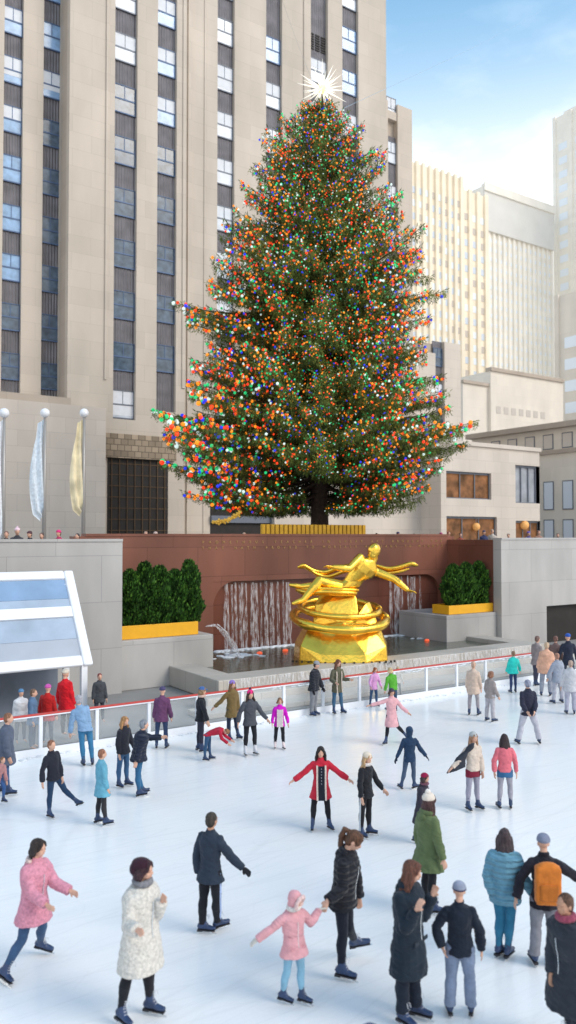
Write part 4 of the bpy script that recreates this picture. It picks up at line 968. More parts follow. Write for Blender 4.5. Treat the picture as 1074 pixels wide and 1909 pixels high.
def torso(m, J, wide=1.0, infl=0.0, hem=None, flare=0.0, deep=1.0, high=True, hemdir=None):
    """lofted trunk; hem extends it below the pelvis by hem*h"""
    h = J['h']; sp = J['sp']; s, f, s2, f2 = J['s'], J['f'], J['s2'], J['f2']; P = J['P']
    def ring(c, w, d, a, b): return (c, a*(w*h*wide+infl), b*(d*h*deep+infl))
    R_ = []
    if hem:
        dn = nrm(hemdir) if hemdir is not None else nrm(Vector((0,0,-1))*.8-sp*.4)
        n = max(2, int(hem/.05))
        for k in range(n, 0, -1):
            t = k/n; R_.append(ring(P+dn*hem*h*t, .092+flare*t, .070+flare*t*.8, s, f))
    else: R_.append(ring(P-sp*.055*h, .070, .055, s, f)); 
    R_ += [ring(P, .094, .068, s, f), ring(J['waist'], .080, .058, s, f2), ring(J['chest'], .094, .066, s2, f2), ring(P+sp*.262*h, .100, .062, s2, f2), ring(P+sp*.290*h, .090, .050, s2, f2), ring(P+sp*.306*h, .066, .044, s2, f2), ring(P+sp*.325*h, .040, .037, s2, f2)]
    m.loft(R_, 18)
def skate(J, sd, parent, k, col=None, sock=False):
    h = J['h']; a = J['an_'+sd]; ft = J['ft_'+sd]; kn = J['kn_'+sd]; d = nrm(a-kn)
    up = nrm(-d*.65+Vector((0,0,1))*.35); ft = nrm(ft-up*ft.dot(up)); t = up.cross(ft)
    L_ = .150*h; m = MB()
    heel = a-ft*.018*h-up*.030*h; toe = heel+ft*L_*.86
    m.tube([a-d*.088*h, a-d*.045*h, a, heel+up*.008*h], [.0300*h, .0285*h, .0280*h, .030*h], 12); m.tube([a-d*.050*h+ft*.004*h, a-d*.010*h+ft*.012*h, heel+ft*.055*h+up*.016*h], [.026*h,.027*h,.024*h], 10)
    m.ell(heel+up*.006*h, ft*.030*h, t*.022*h, up*.024*h, 10, 7)
    m.loft([(heel+ft*.0*h+up*.004*h, t*.022*h, up*.022*h), (heel+ft*L_*.35+up*.008*h, t*.023*h, up*.024*h), (heel+ft*L_*.62+up*.0*h, t*.025*h, up*.017*h), (heel+ft*L_*.86-up*.002*h, t*.019*h, up*.012*h)], 12)
    m.ell(toe-up*.001*h-ft*.006*h, ft*.018*h, t*.020*h, up*.014*h, 10, 7)
    o = solid(m, 'ice_skate', M['boot'] if col is None else col, parent, .0085 if k > .7 else .014, 2)
    bt = heel-up*.024*h
    s_ = MB(); s_.obox(bt+ft*L_*.36-up*.001*h, ft*L_*.52, t*.018*h, up*.004*h); s_.obox(bt-ft*.004*h-up*.007*h, ft*.022*h, t*.017*h, up*.007*h); s_.build('sole', M['sole'], o)
    b = MB(); c = bt+ft*L_*.38-up*.026*h
    b.obox(c, ft*L_*.60, t*.0024*h, up*.0055*h); b.obox(c-ft*L_*.34+up*.010*h, ft*.010*h, t*.006*h, up*.008*h); b.obox(c+ft*L_*.26+up*.012*h, ft*.012*h, t*.006*h, up*.010*h)
    b.build('blade', M['steel'], o)
    if k > .7:
        l = MB()
        for q in range(6):
            p = a-d*.075*h+ft*.031*h+(d*.016*h)*q+ft*.006*h*max(0,q-3)*1.6; l.tube([p-t*.012*h, p+ft*.004*h, p+t*.012*h], .0022*h, 5)
        bw = a-d*.075*h+ft*.033*h; l.tube([bw, bw+ft*.02*h+t*.012*h-up*.0*h, bw+ft*.022*h+t*.02*h-up*.03*h], .0022*h, 5); l.tube([bw, bw+ft*.016*h-t*.012*h, bw+ft*.024*h-t*.01*h-up*.028*h], .0022*h, 5)
        l.build('lace', M['lace'], o)
    return (c-up*.0055*h-ft*L_*.6).z, (c-up*.0055*h+ft*L_*.6).z
def person(px, py, hpx, yaw, label, group='people skating on the ice', top='jacket', tc=(.05,.05,.06), puff=False, fluffy=False, bc=(.03,.03,.035), loose=.0, hair=None, hc=(.05,.03,.02), hat=None, hatc=None, gloves=None, skin=None,
           hemL=.11, flare=.02, bulk=1.0, hood=None, fur=None, scarf=None, open_=None, stripe=None, shirt=None, z0=0.0, Y=None, dist=None, cut=False, skates=True, sleeve=None, collar=None, curl=.4, extra=None, pom=None, lift=0.0, legbits=None, skirt=None, belt=None, bareleg=None, skcol=None, tailor=None, child=False, reach=None, **pose):
    if dist is not None: base = at_d(px, py, dist); base.z = z0
    else: base = on_z(px, py, z0)
    zc = base.dot(FW); h = hpx*zc/FPX*1.0
    h = h/1.045                                     # soles and blades add to the measured height
    if skates and not (pose.get('ll') or pose.get('rl')):
        q = random.uniform(-.16,.16); w_ = random.uniform(.03,.12)*math.cos(R(yaw)); fx = math.sin(R(yaw))
        pose['ll'] = ((w_+q*fx, -1, q), (w_*.5+q*fx*.6-.06*fx, -1, 0)); pose['rl'] = ((-w_-q*fx, -1, -q), (-w_*.5-q*fx*1.3-.05*fx, -1, -abs(q)*.8))
        pose.setdefault('lean', (random.uniform(-.05,.05)+.07*fx, 1, .04))
        c_, s_ = math.cos(R(yaw)), math.sin(R(yaw))
        for k_, g_ in (('la',1),('ra',-1)):
            if not pose.get(k_): o_ = random.uniform(.15,.5); b_ = random.uniform(.1,.7); pose[k_] = ((g_*c_*o_+s_*.1, -1, -g_*s_*o_*.5+c_*.1), (g_*c_*o_*.6+s_*b_, -1, c_*b_))
    J = skel(h, yaw, **pose); kq = hpx/200; near = hpx > 175
    vox = (.0105 if near else .016 if hpx > 110 else .022)*(h/1.7)
    # lowest blade on the ice
    lows = []
    for sd in 'lr':
        a = J['an_'+sd]; d = nrm(a-J['kn_'+sd]); up = nrm(-d*.65+Vector((0,0,1))*.35); ft = J['ft_'+sd]; ft = nrm(ft-up*ft.dot(up))
        b0 = a-ft*.018*h-up*(.030+.024+.0315)*h; lows += [(b0-ft*.0*h).z-.004*h, (b0+ft*.13*h).z]
    dz = -min(lows)
    for k_ in list(J):
        if isinstance(J[k_], Vector) and k_ not in ('f','s','sp','s2','f2','nu','fh','uh','sh','hd_l','hd_r','ft_l','ft_r'): J[k_] = J[k_]+Vector((0,0,dz+lift))
    root = empty('person', base, label, 'person', group, -PSI)
    for sd, T in (reach or {}).items():
        T = Matrix.Rotation(PSI, 3, 'Z') @ (T-base); S = J['sh_'+sd]; v = T-S; d_ = v.length; a_, b_ = .172*h, .150*h; hd = .055*h
        dd = min(max(d_-hd, .12*h), (a_+b_)*.995); u_ = v.normalized(); ca = (a_*a_+dd*dd-b_*b_)/(2*a_*dd); pole = Vector((0,0,-1)); pole = (pole-u_*pole.dot(u_)).normalized()
        J['el_'+sd] = S+u_*a_*ca+pole*a_*math.sqrt(max(0,1-ca*ca)); J['wr_'+sd] = S+u_*dd; J['hd_'+sd] = u_; print('reach', label[:20], 'short by', round(d_-hd-dd, 3))
    seed = px*.37+py*.11
    sk = skin or M['skin']
    # body -------------------------------------------------------
    m = MB(); torso(m, J, .84, -.004*h, deep=.86); head(m, J)
    m.tube([J['nk']-J['sp']*.03*h, J['nk']+J['nu']*.03*h, J['hc']-J['uh']*.02*h], [.034*h, .030*h, .029*h], 12)
    for sd, sg in (('l',1),('r',-1)):
        arm(m, J, sd, .86); leg(m, J, sd, .88)
        pn = J['s2']*-sg*1.0+J['f2']*.2-Vector((0,0,.0))
        hand(m, J['wr_'+sd], J['hd_'+sd], pn, h*(1.0 if near else 1.12), sg, 0 if near else .002, curl)
        if not skates:
            a = J['an_'+sd]; m.tube([a, a+J['ft_'+sd]*.05*h-Vector((0,0,.02*h)), a+J['ft_'+sd]*.10*h-Vector((0,0,.03*h))], [.019*h,.018*h,.012*h], 8)
        else: m.sph(J['an_'+sd], .020*h)
    e = None
    if hpx > 90:
        e = MB(); c = J['hc']; f, u, s = J['fh'], J['uh'], J['sh']
        e.cur = 1
        for sg in (-1,1):
            e.ell(c+s*sg*.018*h+u*.001*h+f*.0535*h, s*.0062*h, f*.004*h, u*.0034*h, 8, 6)
            e.ell(c+s*sg*.019*h+u*.014*h+f*.0555*h, s*.010*h, f*.003*h, u*.0022*h, 8, 5)
        e.cur = 2; e.ell(c-u*.0345*h+f*.0575*h, s*.011*h, f*.003*h, u*.0038*h, 8, 6)
    solid(m, 'body', [sk, M['eye'], M['lip']], root, vox*.82 if near else vox, 3, extra=e)
    # trousers ----------------------------------------------------
    m = MB(); 
    for sd in 'lr': leg(m, J, sd, 1.0+loose*.35, loose*.020, infl=.0045*h)
    m.loft([(J['P']-Vector((0,0,.05*h)), J['s']*.072*h, J['f']*.056*h), (J['P'], J['s']*.090*h, J['f']*.066*h), (J['waist'], J['s']*.076*h, J['f2']*.056*h)], 14)
    m.sph(J['P']-Vector((0,0,.045*h)), .052*h)
    tr = solid(m, 'trousers', fabric(bc), root, vox, 3, .005*h*(1+loose), 8, seed)
    if stripe:
        for sd, sg in (('l',1),('r',-1)):
            st_ = MB(); out_ = J['s']*sg
            pts = [J['hp_'+sd]+out_*.056*h, J['hp_'+sd].lerp(J['kn_'+sd],.5)+out_*.051*h, J['kn_'+sd]+out_*.040*h, J['kn_'+sd].lerp(J['an_'+sd],.4)+out_*.041*h, J['an_'+sd]+out_*.030*h]
            vs = []
            for p in pts: vs += [p-J['f']*.013*h, p+out_*.004*h, p+J['f']*.013*h]
            st_.add(vs, [(i*3+j, i*3+j+1, i*3+j+4, i*3+j+3) for i in range(4) for j in (0,1)]); st_.build('side_stripe', fabric(stripe), tr, True)
    if skirt:
        m = MB(); m.loft([(J['P']-Vector((0,0,skirt[1]*h)), J['s']*.10*h, J['f']*.080*h), (J['P']-Vector((0,0,.02*h)), J['s']*.100*h, J['f']*.078*h), (J['waist'], J['s']*.085*h, J['f']*.066*h)], 16)
        for sd in 'lr': m.tube([J['hp_'+sd], J['hp_'+sd].lerp(J['kn_'+sd], .42)], [.060*h,.056*h], 12)
        solid(m, 'shorts', fabric(skirt[0]), root, vox, 3, .004*h, 8, seed)
    # upper garment ------------------------------------------------
    infl = (.010+.008*puff+.008*fluffy+.006*loose)*h*bulk
    m = MB(); torso(m, J, 1.0*bulk, infl*.8, hem=hemL, flare=flare, deep=1.05*bulk)
    for sd in 'lr': arm(m, J, sd, 1.08*(1+.10*(bulk-1)), infl*.75, .97, 1.25)
    if collar is not False: m.tube([J['nk']-J['sp']*.02*h, J['nk']+J['nu']*.030*h], [.048*h, .041*h], 12)
    jk = solid(m, {'coat':'coat','jacket':'jacket','sweater':'sweater'}[top], fabric(tc, puff, fluffy), root, vox*1.0, 2, (.015 if not fluffy else .009)*h, 6 if not fluffy else 11, seed)
    if near or sleeve:
        for sd in 'lr':
            c = MB(); w_, e_ = J['wr_'+sd], J['el_'+sd]; d = nrm(w_-e_); c.tube([w_-d*.035*h, w_-d*.004*h], [.0265*h+infl*.5, .0255*h+infl*.5], 12); c.build('cuff', fabric(sleeve or tuple(x*.8 for x in tc), puff, fluffy), jk, True)
    if open_ or shirt:    # open front: lining strips and the shirt between them
        f, s = J['f2'], J['s2']; c = MB(); wf = (.066*1.05*bulk)*h+infl*.8+.006*h
        def col_(off, w2, top_=.27, bot=-hemL, lift_=0.0):
            n_ = 8; vs = []
            for k in range(n_+1):
                t = top_+(bot-top_)*k/n_; q = J['P']+(J['sp']*t*h if t > 0 else Vector((0,0,t*h)))
                dep = (wf*(.93 if abs(t-.09) < .06 else 1.0 if t < .22 else .88) if t > 0 else wf+((.070+.8*flare)*1.05*bulk*h+infl*.8+.006*h-wf)*(-t/hemL))+.007*h+lift_
                for o_ in (off-w2, off, off+w2): vs.append(q+s*o_*h+f*dep*(1-(o_*3.2)**2*.9))
            return vs, [(i*3+j, i*3+j+1, i*3+j+4, i*3+j+3) for i in range(n_) for j in (0,1)]
        if shirt: c.add(*col_(0, .050, .26, -hemL if open_ else -.02, .0)); c.build('shirt', fabric(shirt), root, True); c = MB()
        if open_:
            c.add(*col_(-.054, .011, .27, -hemL, .004)); c.add(*col_(.054, .011, .27, -hemL, .004)); c.build('lining', fabric(open_, fluffy=True), jk, True)
        if shirt and near is not None and hpx > 130:
            b = MB()
            for k in range(6): b.sph(J['P']+J['sp']*(.04+.038*k)*h+f*(wf*.97+.012*h), .0042*h, 8, 6)
            b.build('button', M['white'], root)
    if not open_ and near:
        z_ = MB(); f = J['f2']; wf = .066*1.05*bulk*h+infl*.8
        z_.tube([J['P']+J['sp']*t*h+f*(wf*(.94 if .05 < t < .16 else 1.02)+.004*h) for t in (.0,.06,.12,.18,.24)], .0035*h, 5); z_.build('zip', M['steel'], jk)
    if tailor:  # pocket flaps
        for sg in (-1,1):
            pk = MB(); c = J['P']+J['s']*sg*.058*h+J['f']*(.068*h*bulk+infl)-Vector((0,0,.01*h)); pk.obox(c, J['s']*.026*h, J['f']*.005*h, Vector((0,0,.012*h))); pk.build('pocket_flap', fabric(tailor, puff, fluffy), jk, bevel=.004)
    if belt:
        b = MB(); b.loft([(J['waist']-J['sp']*.006*h, J['s']*(.086*h+infl), J['f2']*(.064*h+infl)), (J['waist']+J['sp']*.010*h, J['s']*(.086*h+infl), J['f2']*(.064*h+infl))], 18); b.build('belt', fabric(belt), jk, True)
    # hood / fur / scarf --------------------------------------------
    f, u, s, c = J['fh'], J['uh'], J['sh'], J['hc']
    if hood == 'up':
        m = MB(); m.ell(c+u*.016*h-f*.014*h, s*.066*h, f*.066*h, u*.075*h, 14, 10); m.ell(c-u*.045*h-f*.012*h, s*.060*h, f*.055*h, u*.045*h, 12, 8); m.ell(c-f*.050*h+u*.03*h, s*.040*h, f*.035*h, u*.05*h, 10, 8)
        solid(m, 'hood', fabric(tc, puff, fluffy), root, vox, 3, .006*h, 10, seed)
    elif hood == 'down':
        m = MB(); b = J['nk']-J['f2']*.040*h-J['sp']*.008*h; s2 = J['s2']; pts = []
        for k in range(9):
            a = math.pi*(k/8); pts.append(J['nk']+s2*.062*h*math.cos(a)-J['f2']*(.060*h*math.sin(a)-.012*h)+J['sp']*(.010*h)+J['nu']*.008*h*math.sin(a))
        m.tube(pts, [.012*h]+[.022*h]*7+[.012*h], 10); m.ell(b-J['f2']*.022*h-J['sp']*.02*h, s2*.048*h, J['f2']*.026*h, J['sp']*.038*h, 10, 8)
        solid(m, 'hood', fabric(fur or tc, puff, fluffy or bool(fur)), root, vox, 2, .005*h, 12, seed)
    if fur and hood == 'up':
        m = MB(); n_ = 16
        for k in range(n_):
            a = 2*math.pi*k/n_; p = c+s*.058*h*math.cos(a)+u*(.062*h*math.sin(a)+.002*h)+f*.048*h; m.ell(p, s*.019*h*random.uniform(.8,1.2), f*.019*h, u*.019*h*random.uniform(.8,1.2), 8, 6)
        solid(m, 'fur_trim', fabric(fur, fluffy=True), root, vox, 1, .012*h, 24, seed)
    if scarf:
        m = MB(); n_ = 12
        for k in range(n_):
            a = 2*math.pi*k/n_; m.ell(J['nk']+J['nu']*.025*h+J['s2']*.050*h*math.cos(a)+J['f2']*(.050*h*math.sin(a)+.01*h), (.024*h,0,0),(0,.024*h,0),(0,0,.024*h), 8, 6)
        solid(m, 'scarf', fabric(scarf, fluffy=True), root, vox, 2, .006*h, 14, seed)
    # hair -----------------------------------------------------------
    if hair:
        m = MB(); m.ell(c+u*.024*h-f*.008*h, s*.0500*h, f*.056*h, u*.052*h, 14, 10); m.ell(c-f*.024*h-u*.004*h, s*.047*h, f*.040*h, u*.052*h, 12, 8)
        if hair in ('long','bob'):
            ln = .17 if hair == 'long' else .075
            for k in range(9):
                a = math.pi*(k/8); b0 = c+s*.046*h*math.cos(a)-f*(.044*h*math.sin(a)-.004*h)+u*.01*h; dn = nrm(-u*.4-Vector((0,0,1))*.8)
                if J['sp'].z < .7: dn = Vector((0,0,-1))
                L2 = ln*random.uniform(.85,1.1)*(.85 if k in (0,8) else 1); ov = s*math.cos(a)*.018*h-f*(.020*h*math.sin(a)); w_ = Vector((random.gauss(0,.006), random.gauss(0,.006), 0))*h
                m.tube([b0, b0+dn*L2*h*.35+ov*.4+w_, b0+dn*L2*h*.72+ov*1.1-w_, b0+dn*L2*h+ov*.8], [.017*h,.018*h,.016*h,.006*h], 8)
        if hair == 'pony':
            b0 = c-f*.062*h+u*.036*h; m.sph(b0, .018*h)
            for q in range(4):
                w_ = (s*random.gauss(0,.010)+f*random.gauss(0,.006))*h; m.tube([b0, b0-f*.034*h+u*.004*h+w_*.4, b0-J['f2']*.055*h-Vector((0,0,.05*h))+w_, b0-J['f2']*.060*h-Vector((0,0,.12*h))+w_*1.4, b0-J['f2']*.050*h-Vector((0,0,.18*h))+w_*1.6], [.014*h,.016*h,.015*h,.011*h,.003*h], 8)
        if hair in ('long','bob','pony'):   # fringe frames the face
            for sg in (-1,1): m.tube([c+u*.066*h+f*.022*h, c+u*.045*h+f*.046*h+s*sg*.020*h, c+u*.012*h+f*.042*h+s*sg*.040*h, c-u*.012*h+f*.024*h+s*sg*.047*h], [.012*h,.012*h,.010*h,.006*h], 8)
        solid(m, 'hair', hairmat(hc), root, vox*.95, 2, .004*h, 30, seed)
    if hat:
        m = MB(); hcx = hatc or (.3,.3,.3)
        if hat in ('beanie','pom'):
            m.ell(c+u*.040*h-f*.004*h, s*.0535*h, f*.0600*h, u*.044*h, 16, 10); m.loft([(c+u*.018*h-f*.004*h, s*.0535*h, f*.062*h), (c+u*.030*h-f*.004*h, s*.0565*h, f*.0645*h), (c+u*.046*h-f*.006*h, s*.0545*h, f*.0615*h)], 16)
        elif hat == 'slouch':
            m.ell(c+u*.038*h-f*.018*h, s*.054*h, f*.070*h, u*.044*h, 16, 10); m.ell(c+u*.002*h-f*.052*h, s*.050*h, f*.048*h, u*.050*h, 14, 9)
        elif hat == 'cap':
            m.ell(c+u*.034*h-f*.002*h, s*.052*h, f*.060*h, u*.044*h, 16, 10); m.ell(c+u*.026*h+f*.060*h, s*.040*h, f*.040*h, u*.006*h, 12, 7)
        solid(m, 'hat', fabric(hcx), root, vox*.95, 2, .002*h, 20, seed)
        if hat == 'pom':
            p = MB(); p.sph(c+u*.088*h-f*.01*h, .024*h, 12, 9); solid(p, 'pompom', fabric(pom or hcx, fluffy=True), root, vox, 1, .008*h, 26, seed)
        if stripe is None and extra == 'hatband':
            p = MB(); p.loft([(c+u*.020*h-f*.004*h, s*.0575*h, f*.0655*h), (c+u*.032*h-f*.004*h, s*.0580*h, f*.0660*h)], 16); p.build('hat_band', fabric((.03,.03,.08)), root, True)
    if gloves:
        for sd, sg in (('l',1),('r',-1)):
            m = MB(); hand(m, J['wr_'+sd], J['hd_'+sd], J['s2']*-sg+J['f2']*.2, h*(1.03 if near else 1.15), sg, .0035, curl); solid(m, 'glove', fabric(gloves), root, vox*.8, 2)
    if skates:
        for sd in 'lr': skate(J, sd, root, 1.0 if near else .5, skcol)
    return root, J
# ------------------------------------------------------------------ gilded sculpture (plain stand-in)
SB = on_z(641, 1243, zw)+FW*1.4
sroot = empty('gilded_sculpture', (SB.x, SB.y, zw-.1), 'large gilded sculpture of a reclining figure on a faceted rock mound in the fountain pool', 'sculpture', None, -PSI)
SD = SB.dot(FW); PXM = SD/FPX
def sp2(px, py, t=0.0): return Vector(((px-641)*PXM, -t, (1243-py)*PXM+.0))    # local point, t toward the viewer
def hull(pts, name, parent, bev=.05):
    bm = bmesh.new(); 
    for p in pts: bm.verts.new(p)
    r = bmesh.ops.convex_hull(bm, input=bm.verts); bmesh.ops.delete(bm, geom=[x for x in r['geom_interior'] if isinstance(x, bmesh.types.BMVert)], context='VERTS')
    bmesh.ops.dissolve_limit(bm, angle_limit=R(4), verts=bm.verts, edges=bm.edges)
    me = bpy.data.meshes.new(name); bm.to_mesh(me); bm.free(); me.materials.append(M['gold'])
    o = bpy.data.objects.new(name, me); link(o, parent); b = o.modifiers.new('bevel','BEVEL'); b.width = bev; b.segments = 3; b.limit_method = 'ANGLE'; b.angle_limit = R(20)
    return o
# footing
pts = []
for i, (px, t) in enumerate(((553,0),(562,1.2),(602,1.75),(680,1.75),(720,1.2),(727,0),(718,-1.2),(680,-1.7),(602,-1.7),(562,-1.2))):
    pts += [sp2(px, 1246, t), sp2(px, 1228, t)]
    q = 641+(px-641)*.98; pts.append(sp2(q, 1204 if abs(px-641) > 60 else 1216, t*.95))
for px, py, t in ((568,1180,0),(580,1172,.8),(600,1168,1.0),(690,1166,.9),(712,1178,.6),(716,1190,0),(700,1165,-.8),(590,1168,-.8),(640,1160,1.1)): pts.append(sp2(px,py,t))
hull(pts, 'mound_base', sroot, .06)
hull([sp2(x,y,t) for x,y,t in ((585,1180,.6),(592,1132,.35),(600,1115,0),(640,1102,.2),(655,1100,-.2),(668,1118,.3),(676,1180,.7),(640,1182,.9),(612,1128,.6),(590,1180,-.7),(672,1180,-.7),(645,1108,-.5))], 'mound_rock', sroot, .05)
hull([sp2(x,y,t) for x,y,t in ((655,1182,1.0),(668,1150,.75),(686,1128,.35),(694,1128,.1),(712,1180,.5),(708,1182,-.5),(660,1180,-.5),(690,1132,-.3))], 'mound_rock', sroot, .05)
m = MB()
for k in range(15):
    a = math.pi*(.10+.80*k/14); m.obox(Vector((-math.cos(a)*2.02, -math.sin(a)*1.86 if abs(math.cos(a)) < .4 else -1.2-(math.sin(a)-.0)*.45, .30)), (.035,0,0), (0,.06,0), (0,0,.035))
m.build('rivet', M['dark'], sroot)
# plain smooth closed collars round the rock
for cy_, rx_, ry_, tz_, r0 in ((1158, 86, 1.75, .16, .17), (1140, 74, 1.45, .12, .12)):
    Q = []; c0 = sp2(638, cy_, 0)
    for k in range(49):
        a = 2*math.pi*k/48; Q.append(c0+Vector((math.cos(a)*rx_*PXM, math.sin(a)*ry_, math.sin(a)*tz_*1.8-.06*math.cos(a))))
    m = MB(); m.tube(Q, [r0*(1+.12*math.sin(k*.9)) for k in range(49)], 12); m.build('collar', M['gold'], sroot, True)
hS = 4.35
J = skel(hS, 12, lean=(.66,.70,.12), la=((.90,-.35,.15),(.75,-.65,.25),(.9,-.2,.3)), ra=((-.62,-.55,.55),(-.98,.12,.25)), ll=((-1,.10,.05),(-1,-.06,.0),(-1,.15,.2)), rl=((-.86,.30,.45),(-.62,-.72,.25),(-.9,-.3,.3)), look=-35, pitch=6, neck=(.30,.95,.1), wide=1.15)
J['hc'] = J['hc']-J['nu']*.018*hS
off = sp2(652,1100,.25)
for k_ in list(J):
    if isinstance(J[k_], Vector) and k_ not in ('f','s','sp','s2','f2','nu','fh','uh','sh','hd_l','hd_r','ft_l','ft_r'): J[k_] = J[k_]+off
m = MB(); torso(m, J, 1.22, 0, deep=1.3); head(m, J, 1.22)
m.tube([J['nk']-J['sp']*.04*hS, J['nk']+J['nu']*.03*hS, J['hc']-J['uh']*.02*hS], [.052*hS, .042*hS, .040*hS], 12)
m.ell(J['chest']+J['sp']*.035*hS+J['f2']*.02*hS+J['s2']*.04*hS, J['s2']*.05*hS, J['f2']*.052*hS, J['sp']*.045*hS); m.ell(J['chest']+J['sp']*.035*hS+J['f2']*.02*hS-J['s2']*.04*hS, J['s2']*.05*hS, J['f2']*.052*hS, J['sp']*.045*hS)
m.ell(J['hc']+J['uh']*.024*hS-J['fh']*.008*hS, J['sh']*.049*hS, J['fh']*.056*hS, J['uh']*.052*hS)
for sd, sg in (('l',1),('r',-1)):
    arm(m, J, sd, 1.3); leg(m, J, sd, 1.32); hand(m, J['wr_'+sd], J['hd_'+sd], Vector((0,-.3,-1)), hS, sg, .004, .3)
    a = J['an_'+sd]; f = J['ft_'+sd]; m.tube([a-f*.02*hS, a+f*.05*hS, a+f*.115*hS], [.025*hS,.024*hS,.013*hS], 10)
solid(m, 'reclining_figure', M['gold'], sroot, .022, 3)
# drapery: broad folded cloth streaming behind
for pts_, r0 in (([(668,1062,-.2),(640,1066,-.6),(612,1078,-.7),(590,1074,-.6),(572,1062,-.5),(560,1066,-.4)], .15), ([(672,1068,-.1),(645,1074,-.5),(618,1086,-.6),(596,1080,-.5),(584,1070,-.4)], .11),
                 ([(668,1112,.5),(640,1110,.8),(605,1108,.75),(578,1112,.55),(556,1106,.4)], .15), ([(672,1106,.5),(640,1104,.85),(600,1102,.75),(566,1104,.5)], .10),
                 ([(706,1062,-.5),(730,1070,-.5),(752,1066,-.4),(772,1058,-.3),(786,1062,-.3)], .13), ([(700,1070,-.5),(728,1078,-.5),(752,1074,-.4),(770,1068,-.3)], .09)):
    P = [sp2(*p) for p in pts_]; Q = []
    for i in range(len(P)-1):
        for q in range(6): Q.append(P[i].lerp(P[i+1], q/6))
    Q.append(P[-1])
    for _ in range(5): Q = [Q[0]]+[(Q[i-1]+Q[i]*2+Q[i+1])/4 for i in range(1, len(Q)-1)]+[Q[-1]]
    m = MB(); rings = []
    for i, q in enumerate(Q):
        t = i/(len(Q)-1); r = r0*(.75+.5*math.sin(math.pi*t)**.5)*(1 if t < .92 else .7); rings.append((q, Vector((0,-r*1.3,r*.3)), Vector((0,r*.15,r*.62))))
    m.loft(rings, 12); m.build('drapery', M['gold'], sroot, True)

# ------------------------------------------------------------------ the skaters
NAVY=(.018,.024,.045); BLACK=(.014,.015,.020); JEAN=(.04,.085,.17); GREY=(.16,.17,.19)
import time as _t; _t0 = _t.time()
P = person
# ---- front
HANDS = at_d(604,1694,9.85)
P(62,1812,245,62,'woman skating right in a fluffy pink coat and blue jeans at the left edge', tc=(.62,.26,.34), fluffy=True, bc=JEAN, hair='bob', hc=(.03,.02,.018), hemL=.13, flare=.035, bulk=1.12, hood='down', fur=(.66,.50,.46),
  la=((.55,-.75,.3),(.95,-.30,.3)), ra=((.35,-.9,.2),(.9,-.35,.45)), rl=((-.15,-1,.2),(-.50,-.85,.25),(.8,-.1,.5)), ll=((.05,-1,-.3),(-.25,-.8,-.55),(.95,.02,.2)), lean=(.03,1,0), look=75, pitch=4)
P(262,1900,285,55,'woman in a long fluffy cream coat and dark plum beanie, hand near her face', top='coat', tc=(.62,.59,.54), fluffy=True, bc=BLACK, hair='bob', hc=(.04,.015,.02), hat='slouch', hatc=(.035,.012,.022), scarf=(.20,.20,.22), hemL=.22, flare=.03, bulk=1.28,
  la=((.25,-.9,.3),(.35,.85,.5)), ra=((.0,-.95,.35),(.45,.2,.7)), rl=((-.20,-1,.1),(-.18,-1,.0),(.7,-.1,.6)), ll=((.10,-1,.0),(-.02,-1,-.05),(.95,-.05,.3)), look=78, pitch=2)
P(392,1742,217,150,'man from behind in a navy jacket and black trousers with white side stripes, arm out', tc=(.026,.038,.060), bc=BLACK, stripe=(.35,.45,.68), hair='short', hc=(.05,.04,.032), hemL=.09, flare=.03, gloves=BLACK, loose=.3, skin=M['skin_d'],
  la=((-.28,-1,.1),(.15,-1,.0)), ra=((.55,-.80,.0),(.75,-.62,.1)), rl=((.06,-1,.0),(.0,-.95,-.30),(.75,-.1,-.4)), ll=((-.06,-1,.05),(-.05,-1,.0),(.95,-.1,.1)), look=145)
P(640,1818,265,70,'woman with brown ponytail in a black puffer jacket, bowed over the child she holds', tc=(.016,.017,.024), puff=True, bc=(.012,.015,.026), hair='pony', hc=(.11,.05,.028), hemL=.07, flare=.012, hood='down', bulk=1.05,
  lean=(.10,1,.08), ra=((-.42,-.88,.30),(-.36,-.92,.22),(-.55,-.8,.2)), la=((.25,-.95,-.1),(.10,-1,.1)), rl=((.05,-1,.05),(-.06,-1,.0),(.93,-.10,.35)), ll=((.12,-1,-.1),(.22,-.75,-.60),(.8,-.05,-.1)), look=80, pitch=32, curl=.9, reach={'r': HANDS})
P(548,1872,200,30,'small child in a pink fur trimmed hooded parka and pale blue leggings', tc=(.66,.33,.36), bc=(.22,.42,.56), hemL=.10, flare=.03, hood='up', fur=(.72,.52,.50), scarf=(.70,.66,.62), bulk=1.12, tailor=(.58,.27,.30), belt=(.55,.25,.29), gloves=(.60,.56,.50),
  lean=(-.03,1,.02), ra=((-.80,-.62,.1),(-.88,-.60,.15)), la=((.85,.42,.1),(.85,.50,.0)), rl=((-.08,-1,.0),(-.20,-1,-.15),(.85,-.1,.3)), ll=((.10,-1,.1),(.02,-1,.0),(.88,-.12,.5)), look=60, pitch=20, curl=.5, reach={'l': HANDS})
P(762,1905,288,52,'woman with long auburn hair in a long navy parka raising both hands to her face', top='coat', tc=(.013,.022,.035), bc=(.012,.018,.032), hair='long', hc=(.13,.050,.032), hemL=.24, flare=.022, bulk=1.18, hood='down', loose=.6,
  ra=((.15,-.92,.40),(.40,.88,.25)), la=((.30,-.9,.2),(.35,.92,.15)), look=70, pitch=10, rl=((-.04,-1,.0),(-.03,-1,.0)), ll=((.06,-1,.0),(.02,-1,.0)), tailor=(.02,.03,.045))
